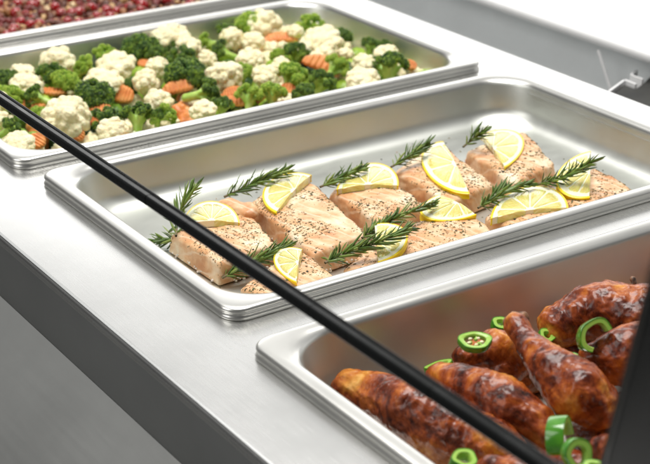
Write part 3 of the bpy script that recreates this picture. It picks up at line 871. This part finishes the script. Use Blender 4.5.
def carrot_mesh(w, d, th, ridges=7, arc=0, seed=0):
    V, F = [], []; nx, ny = 60, 10
    for side in (1, -1):
        for j in range(ny + 1):
            for i in range(nx + 1):
                x = -1 + 2 * i / nx; y = -1 + 2 * j / ny
                hy = math.sqrt(max(0, 1 - x * x * .98)) ** .8
                X = x * w / 2; Y = y * hy * d / 2 + arc * (1 - x * x)
                rz = math.sin(x * math.pi * ridges) * th * .09
                e = (1 - max(abs(x), abs(y)) ** 8)
                V.append((X, Y, side * th / 2 * (.55 + .45 * e) + rz))
    n = (nx + 1) * (ny + 1)
    for j in range(ny):
        for i in range(nx):
            a = j * (nx + 1) + i
            F.append((a, a + 1, a + nx + 2, a + nx + 1)); F.append((n + a, n + a + nx + 1, n + a + nx + 2, n + a + 1))
    ring = [i for i in range(nx + 1)] + [j * (nx + 1) + nx for j in range(1, ny + 1)] + [ny * (nx + 1) + i for i in range(nx - 1, -1, -1)] + [j * (nx + 1) for j in range(ny - 1, 0, -1)]
    for a, b in zip(ring, ring[1:] + ring[:1]): F.append((a, n + a, n + b, b))
    me = mesh_from(V, F); bm = bmesh.new(); bm.from_mesh(me); bmesh.ops.recalc_face_normals(bm, faces=bm.faces); bm.to_mesh(me); bm.free()
    return me
CARR = [ # u, v, w, h (px), angle in photo, lean (0 flat, 1 facing the viewer), arc, label
 (31, 105, 34, 9, 5, .35, 0, 'thin reddish carrot slice left of the largest cauliflower'),
 (52, 92, 34, 8, 2, .3, 0, 'slim orange carrot slice behind the largest cauliflower'),
 (37, 141, 17, 20, 60, .8, 0, 'carrot slice beside the low cauliflower in the near left corner'),
 (77, 134, 15, 18, 60, .8, 0, 'carrot slice at the foot of the largest cauliflower by the near rim'),
 (121, 94, 29, 22, -15, .9, 0, 'broad crinkle cut carrot slice facing the viewer left of centre'),
 (100, 109, 25, 10, 8, .5, 0, 'dark orange carrot slice right of the largest cauliflower'),
 (92, 121, 10, 16, 70, .6, 0, 'small carrot piece wedged below the dark orange slice'),
 (144, 64, 14, 10, 0, .6, 0, 'small carrot piece near the far wall between cauliflowers'),
 (178, 89, 36, 16, 18, .9, .003, 'long ridged carrot slice above the bright broccoli stalks'),
 (233, 92, 22, 12, 20, .7, 0, 'carrot slice under the centre cauliflower'),
 (239, 101, 32, 12, 0, .7, 0, 'orange carrot slice lying on the near rim at the centre'),
 (288, 89, 17, 14, -10, .8, 0, 'reddish carrot slice right of the pale broccoli bunch'),
 (281, 40, 38, 12, 4, .7, .004, 'long curved carrot strip near the far wall on the right'),
 (323, 69, 50, 19, -28, .9, .006, 'large curved ridged carrot slice in the right half'),
 (410, 65, 16, 12, -30, .8, 0, 'carrot slice in the right corner beyond the last broccoli'),
 (210, 63, 12, 8, 0, .5, 0, 'tiny carrot piece left of the centre cauliflower'),
 (226, 98, 14, 12, 20, .6, 0, 'small dark carrot piece right of the bright stalks'),
 (54, 70, 12, 8, 0, .5, 0, 'carrot scrap by the far wall cauliflower at the left'),
]
for k, (u, v, w, h, ang, lean, arc, lab) in enumerate(CARR):
    c = at(u, v, -.019); c = clampv(c, .022); mp_ = mpp(c)
    zv = (Vector((0, 0, 1)) * (1 - lean * .55) + (CAM - c).normalized() * lean).normalized()
    ex = RM @ Vector((math.cos(R_(ang)), math.sin(R_(ang)), 0)); ex = (ex - zv * ex.dot(zv)).normalized(); ey = zv.cross(ex)
    fs = abs((CAM - c).normalized().dot(zv))
    me = carrot_mesh(w * mp_ * .9, h * mp_ * .8 / max(fs, .5), .0055, 5 if w < 20 else 8, arc, k)
    o = link('carrot_slice', me, M_CARR); o.matrix_world = Matrix.Translation(c) @ Matrix((ex, ey, zv)).transposed().to_4x4()
    tag(o, lab, 'carrot', 'carrot slices in the vegetable pan')
# vegetables packed underneath, nobody could count them
def packed():
    V, F, MI = [], [], []
    r = random.Random(3)
    # decimated copies as plain lumps
    def lump(seed, bump_s, amp):
        bm = bmesh.new(); bmesh.ops.create_icosphere(bm, subdivisions=4, radius=1)
        for v in bm.verts: v.co *= 1 - amp * min(1, vor(v.co + Vector((seed * 5, 0, 0)), bump_s))
        vs = [v.co.copy() for v in bm.verts]; fs = [[x.index for x in f.verts] for f in bm.faces]; bm.free(); return vs, fs
    lumps = [(lump(1, 2.4, .4), 0), (lump(2, 5, .3), 1), (lump(3, 5, .3), 2), (lump(4, 2.4, .4), 0), (lump(5, 1.5, .3), 3)]
    for i in range(18):
        for j in range(11):
            (vs, fs), mi = lumps[r.choices(range(5), weights=[3, 4, 3, 2, 2])[0]]
            x = .033 + i * (PL - .066) / 17 + r.uniform(-.006, .006); y = .033 + j * (PW - .066) / 10 + r.uniform(-.006, .006)
            s = r.uniform(.013, .018); b = len(V); rot = Euler((r.uniform(0, 6), r.uniform(0, 6), 0)).to_matrix()
            z = -.036 + r.uniform(-.003, .004)
            V += [rot @ v * s + Vector((x, y, z)) for v in vs]; F += [[b + q for q in f] for f in fs]; MI += [mi] * len(fs)
    me = mesh_from(V, F)
    o = link('packed_vegetables', me, [M_CAUL, M_BROD, M_BROL, M_CARR]); me.polygons.foreach_set('material_index', MI)
    o.location = (*VB, 0); tag(o, 'mixed vegetable pieces packed beneath the top layer in the vegetable pan', 'vegetables', None, 'stuff')
packed()

# ---------------------------------------------------------------- berries and nuts
M_NUT = mat('chopped_nuts', (.45, .26, .13), .4)
_g = N(M_NUT, 'ShaderNodeNewGeometry')
_c = ramp(M_NUT, _g.outputs['Random Per Island'], [(0, (.09, .03, .015)), (.25, (.24, .095, .035)), (.48, (.42, .20, .08)), (.62, (.60, .38, .17)), (.72, (.16, .012, .012)), (.93, (.80, .62, .36))], 'CONSTANT')
L(M_NUT, mixc(M_NUT, ramp(M_NUT, ntex(M_NUT, coord(M_NUT), 250, 4), [(.45, (0, 0, 0)), (.7, (.8, .8, .8))]), _c, (.20, .05, .03), 'MIX'), pb(M_NUT).inputs['Base Color'])
L(M_NUT, bump(M_NUT, ntex(M_NUT, coord(M_NUT), 500, 4), .5, .001), pb(M_NUT).inputs['Normal'])
M_BERRY = mat('cranberry', (.42, .008, .016), .12, 0, Coat_Weight=.5, Subsurface_Weight=.1, Subsurface_Scale=.002)
L(M_BERRY, ramp(M_BERRY, ntex(M_BERRY, coord(M_BERRY), 180, 3), [(.3, (.20, .003, .006)), (.7, (.42, .012, .014))]), pb(M_BERRY).inputs['Base Color'])
def nuts():
    r = random.Random(5); ox, oy = PANS['nut']
    shapes = []
    for s in range(6):
        bm = bmesh.new(); bmesh.ops.create_icosphere(bm, subdivisions=2, radius=1)
        for v in bm.verts: v.co *= 1 + .75 * noise.noise(v.co * 1.7 + Vector((s * 9, 0, 0))) ; v.co.z *= .7
        shapes.append(([v.co.copy() for v in bm.verts], [[x.index for x in f.verts] for f in bm.faces])); bm.free()
    V, F = [], []
    def put(x, y, z, s):
        vs, fs = r.choice(shapes); b = len(V); rot = Euler((r.uniform(0, 6), r.uniform(0, 6), r.uniform(0, 6))).to_matrix()
        for v in vs: V.append(rot @ v * s + Vector((x, y, z)))
        F.extend([[b + q for q in f] for f in fs])
    for i in range(66):
        for j in range(40):
            put(.027 + i * (PL - .054) / 65 + r.uniform(-.004, .004), .027 + j * (PW - .054) / 39 + r.uniform(-.004, .004), -.019 + r.uniform(-.006, .005), r.uniform(.0032, .0068))
    # filling below
    for i in range(20):
        for j in range(12):
            put(.033 + i * (PL - .066) / 19, .033 + j * (PW - .066) / 11, -.034, .016)
    o = link('chopped_nuts', mesh_from(V, F), M_NUT, smooth=True); o.location = (ox, oy, 0)
    tag(o, 'chopped brown nuts and dried fruit filling the farthest pan', 'chopped nuts', None, 'stuff')
    bm = bmesh.new(); bmesh.ops.create_icosphere(bm, subdivisions=3, radius=1)
    for v in bm.verts: v.co *= 1 + .06 * noise.noise(v.co * 2); 
    bme = from_bm(bm); bme.materials.append(M_BERRY); bme.polygons.foreach_set('use_smooth', [True] * len(bme.polygons))
    n = 0; pts = []
    while n < 190:
        x, y = r.uniform(.03, PL - .03), r.uniform(.03, PW - .03)
        if any((x - a) ** 2 + (y - b) ** 2 < .012 ** 2 for a, b in pts): continue
        pts.append((x, y)); n += 1
        o = bpy.data.objects.new('cranberry', bme); C.objects.link(o); s = r.uniform(.0055, .0085)
        o.location = (ox + x, oy + y, -.0155 + r.uniform(-.002, .003)); o.scale = (s, s * r.uniform(.85, 1), s * .9); o.rotation_euler = (r.uniform(0, 6), r.uniform(0, 6), 0)
        tag(o, 'glossy red cranberry among the chopped nuts in the farthest pan', 'cranberry', 'cranberries in the farthest pan')
nuts()

# ---------------------------------------------------------------- chicken
def chicken_mat():
    m = mat('roast_skin', (.3, .08, .02), .3, 0, Coat_Weight=.25, Coat_Roughness=.08, Specular_IOR_Level=.3, Subsurface_Weight=.0, Subsurface_Scale=.004)
    pb(m).inputs['Subsurface Radius'].default_value = (1, .35, .15)
    v = coord(m)
    n1 = ntex(m, v, 16, 6, .62, .8); n2 = ntex(m, v, 75, 5, .7, .6); n3 = ntex(m, v, 300, 4, .6)
    a = N(m, 'ShaderNodeMath', operation='MULTIPLY_ADD'); L(m, n2, a.inputs[0]); a.inputs[1].default_value = .30; 
    b = N(m, 'ShaderNodeMath', operation='MULTIPLY'); L(m, n1, b.inputs[0]); b.inputs[1].default_value = .84; L(m, b.outputs[0], a.inputs[2])
    c = ramp(m, a.outputs[0], [(.43, (.022, .005, .003)), (.49, (.085, .013, .005)), (.545, (.25, .045, .008)), (.60, (.45, .115, .013)), (.66, (.64, .26, .033)), (.75, (.78, .46, .13))])
    c = mixc(m, ramp(m, n3, [(.45, (0, 0, 0)), (.75, (.4, .4, .4))]), c, (.34, .08, .02))
    # the flanks lying in the pan stay paler than the browned tops
    tg = N(m, 'ShaderNodeTexCoord'); sx = N(m, 'ShaderNodeSeparateXYZ'); L(m, tg.outputs['Generated'], sx.inputs[0])
    ad = N(m, 'ShaderNodeMath', operation='MULTIPLY_ADD'); L(m, n1, ad.inputs[0]); ad.inputs[1].default_value = .8; L(m, sx.outputs['Z'], ad.inputs[2])
    c = mixc(m, ramp(m, ad.outputs[0], [(.55, (.4, .4, .4)), (.85, (0, 0, 0))]), c, (.62, .24, .05))
    L(m, c, pb(m).inputs['Base Color'])
    vv = N(m, 'ShaderNodeTexVoronoi', Scale=150); vv.feature = 'SMOOTH_F1'
    dv = N(m, 'ShaderNodeMix'); dv.data_type = 'RGBA'; dv.inputs[0].default_value = .05; L(m, v, dv.inputs[6])
    nc = N(m, 'ShaderNodeTexNoise', Scale=50); L(m, v, nc.inputs['Vector']); L(m, nc.outputs['Color'], dv.inputs[7]); L(m, dv.outputs[2], vv.inputs['Vector'])
    rg = N(m, 'ShaderNodeTexNoise', Scale=46, Detail=5, Roughness=.6, Distortion=.7); rg.noise_type = 'RIDGED_MULTIFRACTAL'; rg.normalize = True; L(m, v, rg.inputs['Vector'])
    b0 = bump(m, rg.outputs[0], .45, .0022)
    b1 = bump(m, n2, .25, .0020, b0); b2 = bump(m, vv.outputs[0], .3, .0012, b1); b3 = bump(m, n3, .3, .0006, b2)
    L(m, b3, pb(m).inputs['Normal'])
    L(m, ramp(m, n2, [(.35, (.2, .2, .2)), (.7, (.5, .5, .5))]), pb(m).inputs['Roughness'])
    return m
M_SKIN = chicken_mat()
M_BONE = mat('charred_bone', (.20, .10, .05), .5)
L(M_BONE, ramp(M_BONE, ntex(M_BONE, coord(M_BONE), 120, 4), [(.35, (.03, .015, .01)), (.6, (.32, .15, .07)), (.8, (.6, .4, .25))]), pb(M_BONE).inputs['Base Color'])
def chicken(name, pts, label, seed, extra=(), bone=None, cat='chicken', sm=8):
    """pts: (u, v, z, radius in photo px)"""
    P = [(at(u, v, z), r) for u, v, z, r in pts]
    c0 = sum((p for p, _ in P), Vector()) / len(P); c0.z = min(p.z for p, _ in P) - .02
    t = thing(name, label, cat, c0, 'roast chicken pieces in the pan')
    bm = bmesh.new()
    capsule(bm, [p - c0 for p, _ in P], [r * mpp(p) for p, r in P])
    for u, v, z, r, s in extra:
        p = at(u, v, z); ball(bm, p - c0, r * mpp(p), 3, s)
    me = remesh(bm, .0012, sm)
    off = Vector((seed * 3.1, seed, 0))
    def f(c, n):
        q = c + off
        rid = 1 - abs(noise.noise(q * 70)) * 2
        return noise.noise(q * 24) * .0050 + noise.noise(q * 75) * .0007 + max(0, rid - .45) * .0010 + noise.noise(q * 170) * .0008 - abs(noise.noise(q * 230)) * .0007 + noise.noise(q * 420) * .0002 - max(0, noise.noise(q * 45 + Vector((7, 7, 7))) - .25) * .004
    displace(me, f)
    zf = -.0655 - c0.z; xa = PANS['chicken'][0] + .022 - c0.x; yb = PANS['chicken'][1] + PW - .024 - c0.y
    for v in me.vertices:
        if v.co.z < zf: v.co.z = zf
        if v.co.x < xa: v.co.x = xa
        if v.co.y > yb: v.co.y = yb
    link('skin', me, M_SKIN, t)
    if bone:
        bm = bmesh.new()
        for u, v, z, r in bone:
            p = at(u, v, z); ball(bm, p - c0, r * mpp(p), 3, (1, 1, .9))
        bmz = remesh(bm, .0012, 2); displace(bmz, lambda c, n: noise.noise(c * 200) * .0012)
        link('bone_end', bmz, M_BONE, t)
    return t
chicken('chicken_thigh', [(354, 390, -.036, 20), (378, 400, -.035, 28), (410, 413, -.035, 35), (452, 432, -.036, 37), (490, 448, -.038, 33), (512, 458, -.040, 20)],
        'long glazed chicken thigh at the left end of the pan, crossed by the black rail', 1)
chicken('chicken_wing', [(437, 380, -.030, 16), (460, 386, -.026, 22), (486, 396, -.023, 28), (512, 408, -.023, 29), (534, 421, -.026, 24), (546, 434, -.030, 17)],
        'glazed chicken wing with dark ridge just behind the black rail', 2)
chicken('chicken_thigh', [(470, 358, -.028, 18), (492, 352, -.024, 22), (515, 362, -.030, 20), (500, 378, -.038, 18)],
        'amber chicken thigh with a chilli ring on top, left of the drumstick', 3)
chicken('chicken_drumstick', [(518, 325, .004, 13.5), (527, 340, .0, 13), (541, 358, -.003, 17), (558, 376, -.006, 25), (577, 395, -.012, 33), (592, 405, -.018, 29)],
        'whole glazed drumstick in the middle, thin end pointing up and left', 4, bone=[(511, 322, .005, 8), (522, 318, .006, 8), (516, 317, .007, 7)])
chicken('chicken_thigh', [(563, 326, -.024, 26), (585, 316, -.019, 32), (612, 314, -.016, 35), (640, 320, -.016, 38), (665, 330, -.020, 34)],
        'large crusty chicken thigh with a bone tip in the far right corner of the pan', 5, bone=[(634, 283, .003, 3), (633, 279, .005, 3.2), (632, 288, .0, 4)])
chicken('chicken_breast', [(600, 362, -.014, 22), (628, 358, -.008, 31), (655, 350, -.008, 34), (690, 350, -.012, 32)],
        'chicken piece at the right partly hidden by the black post', 6)
chicken('chicken_thigh', [(604, 452, -.016, 18), (625, 460, -.014, 26), (660, 465, -.02, 28)],
        'chicken piece below the thick end of the drumstick, by the post', 7)
chicken('chicken_thigh', [(492, 474, -.030, 20), (520, 478, -.028, 24), (555, 490, -.026, 24)],
        'chicken piece at the bottom edge of the photo under the black rail', 8)
chicken('chicken_thigh', [(526, 446, -.050, 22), (548, 462, -.048, 22), (585, 480, -.046, 28), (640, 500, -.046, 34), (590, 430, -.054, 26), (640, 410, -.052, 26)],
        'chicken pieces beneath the drumstick, hardly visible between the others', 9)
chicken('chicken_wing', [(720, 400, -.030, 34), (760, 420, -.030, 34), (800, 430, -.034, 28)], 'chicken wing behind the black post at the right end of the pan', 10)

for k, (x0, y0, x1, y1) in enumerate([(.10, -.30, .18, -.19), (.17, -.11, .27, -.10), (.22, -.26, .31, -.17), (.33, -.12, .45, -.11), (.38, -.28, .46, -.20), (.26, -.34, .34, -.32), (.15, -.34, .20, -.33)]):
    def P_(x, y, r):
        q = RM.transposed() @ (Vector((x, y, -.052)) - CAM)
        return (325 + FPX * q.x / -q.z, 232 - FPX * q.y / -q.z, -.052, r)
    chicken('chicken_thigh', [P_(x0, y0, 24), P_((x0 + x1) / 2, (y0 + y1) / 2, 32), P_(x1, y1, 26)], 'chicken piece on the pan floor beneath the others, only glimpsed in the gaps', 20 + k)

# ---------------------------------------------------------------- chilli rings
M_GSKIN = mat('chilli_skin', (.09, .33, .02), .16, 0, Coat_Weight=.5)
L(M_GSKIN, ramp(M_GSKIN, ntex(M_GSKIN, coord(M_GSKIN), 90, 3), [(.3, (.04, .20, .010)), (.7, (.10, .34, .02))]), pb(M_GSKIN).inputs['Base Color'])
M_SEED = mat('chilli_seed', (.85, .75, .45), .4)
L(M_SEED, ramp(M_SEED, ntex(M_SEED, coord(M_SEED), 400), [(.3, (.75, .62, .30)), (.7, (.9, .84, .6))]), pb(M_SEED).inputs['Base Color'])
M_GFL = mat('chilli_flesh', (.34, .56, .09), .3, 0, Subsurface_Weight=.3, Subsurface_Scale=.002)
L(M_GFL, bump(M_GFL, ntex(M_GFL, coord(M_GFL), 400, 3), .3, .0005), pb(M_GFL).inputs['Normal'])
def chilli(u, v, z, w, nrm, label, h=.006, squash=.85, rotz=0, a0=0, a1=360, web=True, seed=0):
    """ring of outer width w px; nrm = axis of the ring as (right, up in photo, towards viewer)"""
    c = at(u, v, z); R = w * mpp(c) / 2
    ax = (RM @ Vector(nrm)).normalized()
    t = thing('chilli_ring', label, 'chilli ring', c, 'green chilli rings among the chicken')
    q = ax.to_track_quat('Z', 'Y').to_matrix() @ Euler((0, 0, R_(rotz))).to_matrix()
    full = a1 - a0 >= 360; na = 48; n = na if full else na + 1
    thk = .0042
    def ring(name, ro, ri, hh, mt, prof):
        V, F = [], []
        for i in range(n):
            a = R_(a0 + (a1 - a0) * i / na); wob = 1 + .05 * math.sin(3 * a + seed) + .03 * math.sin(5 * a + seed * 2)
            for pr, pz in prof:
                r = (ri + (ro - ri) * pr) * wob
                V.append(q @ Vector((r * math.cos(a), r * math.sin(a) * squash, pz * hh / 2)))
        k = len(prof)
        for i in range(n if full else n - 1):
            for j in range(k): F.append((i * k + j, ((i + 1) % n) * k + j, ((i + 1) % n) * k + (j + 1) % k, i * k + (j + 1) % k))
        if not full: F.append(list(range(k))); F.append(list(range((n - 1) * k, n * k))[::-1])
        me = mesh_from(V, F); bm = bmesh.new(); bm.from_mesh(me); bmesh.ops.recalc_face_normals(bm, faces=bm.faces); bm.to_mesh(me); bm.free()
        return sharp(link(name, me, mt, t), 45)
    ring('skin', R, R - .0007, h, M_GSKIN, [(0, -1), (.7, -1), (1, -.8), (1.06, 0), (1, .8), (.7, 1), (0, 1)])
    ring('flesh', R - .00072, R - thk, h * .95, M_GFL, [(0, -.7), (.2, -1), (1, -1), (1, 1), (.2, 1), (0, .7)])
    if web and full:
        bm = bmesh.new()
        for k in range(3):
            a = k * 2.09 + seed
            for j in range(6):
                r = (R - thk) * (1 - j / 9)
                ball(bm, q @ Vector((r * math.cos(a), r * math.sin(a) * squash, 0)), .0009 + .0006 * (j == 5), 1)
        link('membrane', from_bm(bm), M_GFL, t)
        for k in range(5):
            bm = bmesh.new(); a = k * 1.26 + seed * .7; rr = (R - thk) * .62
            ball(bm, q @ Vector((rr * math.cos(a), rr * math.sin(a) * squash, .0006)), .0016, 2, (1, .8, .5)); link('seed', from_bm(bm), M_SEED, t)
    return t
chilli(475, 342, .004, 35, (.05, .86, .5), 'green chilli ring lying on the amber thigh left of the drumstick', seed=1, h=.0042)
chilli(500, 325, -.020, 20, (.2, .7, .6), 'green chilli ring half hidden behind the bone end of the drumstick', seed=2, web=False)
chilli(440, 369, -.026, 32, (-.25, .95, .1), 'green chilli ring peeping over the dark ridged wing', seed=3, web=False, h=.008)
chilli(596, 337, .008, 37, (.12, .12, 1), 'green chilli ring standing upright against the right hand chicken', seed=4, squash=1.0, h=.010, a0=25, a1=245, web=False)
chilli(560, 438, .0, 44, (1, .1, .45), 'green chilli ring standing on edge in front of the drumstick', seed=5, squash=.95, h=.011, a0=-20, a1=200, web=False, rotz=0)
chilli(577, 455, .002, 30, (.35, .1, 1), 'green chilli ring at the bottom beside the upright one', seed=6, h=.007, squash=1.2, web=False)
chilli(463, 462, -.018, 30, (.2, .8, .5), 'green chilli ring at the bottom under the rail by the near rim', seed=7, h=.008, web=False)
chilli(594, 470, .0, 26, (0, .8, .5), 'green chilli ring cut by the bottom picture edge', seed=8, web=False)
chilli(546, 337, -.025, 20, (.3, .6, .6), 'green chilli sliver behind the thin end of the drumstick', seed=9, web=False)
chilli(572, 362, -.030, 22, (0, .7, .6), 'green chilli sliver in the shade between drumstick and far thigh', seed=10, web=False)

# ---------------------------------------------------------------- light
w = bpy.data.worlds.new('World'); SC.world = w; w.use_nodes = True
nt = w.node_tree; bg = nt.nodes['Background']
tc = nt.nodes.new('ShaderNodeTexCoord'); sp = nt.nodes.new('ShaderNodeSeparateXYZ'); nt.links.new(tc.outputs['Generated'], sp.inputs[0])
mr = nt.nodes.new('ShaderNodeMapRange'); mr.inputs['From Min'].default_value = -1; nt.links.new(sp.outputs['Z'], mr.inputs[0])
cr = nt.nodes.new('ShaderNodeValToRGB'); e = cr.color_ramp.elements
stops = [(0, .70), (.30, .62), (.42, .34), (.47, .34), (.51, .62), (.57, .88), (.66, .84), (.76, .70), (1, .75)]
while len(e) < len(stops): e.new(.5)
for k, (p, v) in enumerate(stops): e[k].position = p; e[k].color = (v, v * 1.0, v * .985, 1)
nt.links.new(mr.outputs[0], cr.inputs[0])
# the room is bright towards the windows and darker on the other side
dt = nt.nodes.new('ShaderNodeVectorMath'); dt.operation = 'DOT_PRODUCT'; nt.links.new(tc.outputs['Generated'], dt.inputs[0]); dt.inputs[1].default_value = (.78, .58, .80)
m2 = nt.nodes.new('ShaderNodeMapRange'); m2.inputs['From Min'].default_value = .30; m2.inputs['From Max'].default_value = .95; m2.inputs['To Min'].default_value = .20; m2.inputs['To Max'].default_value = 1.0; m2.interpolation_type = 'SMOOTHSTEP'
nt.links.new(dt.outputs['Value'], m2.inputs[0])
sc_ = nt.nodes.new('ShaderNodeVectorMath'); sc_.operation = 'SCALE'; nt.links.new(cr.outputs[0], sc_.inputs[0]); nt.links.new(m2.outputs[0], sc_.inputs['Scale'])
nz = nt.nodes.new('ShaderNodeTexNoise'); nz.inputs['Scale'].default_value = 2.2; nz.inputs['Detail'].default_value = 2; nt.links.new(tc.outputs['Generated'], nz.inputs['Vector'])
m3 = nt.nodes.new('ShaderNodeMapRange'); m3.inputs['From Min'].default_value = .38; m3.inputs['From Max'].default_value = .62; m3.inputs['To Min'].default_value = .72; m3.inputs['To Max'].default_value = 1.12
nt.links.new(nz.outputs[0], m3.inputs[0])
s2 = nt.nodes.new('ShaderNodeVectorMath'); s2.operation = 'SCALE'; nt.links.new(sc_.outputs[0], s2.inputs[0]); nt.links.new(m3.outputs[0], s2.inputs['Scale'])
nt.links.new(s2.outputs[0], bg.inputs[0]); bg.inputs[1].default_value = .85
def area(name, loc, target, size, power, col=(1, 1, 1), sy=None):
    d = bpy.data.lights.new(name, 'AREA'); d.energy = power; d.size = size; d.color = col
    if sy: d.shape = 'RECTANGLE'; d.size_y = sy
    o = bpy.data.objects.new(name, d); C.objects.link(o); o.location = loc
    o.rotation_euler = (Vector(target) - Vector(loc)).to_track_quat('-Z', 'Y').to_euler()
area('window_light', (1.9, 2.6, .90), (.25, .2, 0), 3.2, 16, (1, .99, .97), .85)
area('added_side_fill', (-1.7, .5, 1.5), (.3, .3, 0), 1.3, 16, (1, .985, .96))  # unseen fill lamp, added to lift the rear panel and left-facing sides
area('top_softbox', (.34, .45, 1.9), (.25, .15, 0), 1.15, 48, (1, .975, .94))
vs = SC.view_settings
SC.display_settings.display_device = 'sRGB'
vs.view_transform = 'Standard'; vs.look = 'None'; vs.exposure = 0; vs.gamma = 1; vs.use_curve_mapping = False
SC.cycles.max_bounces = 8
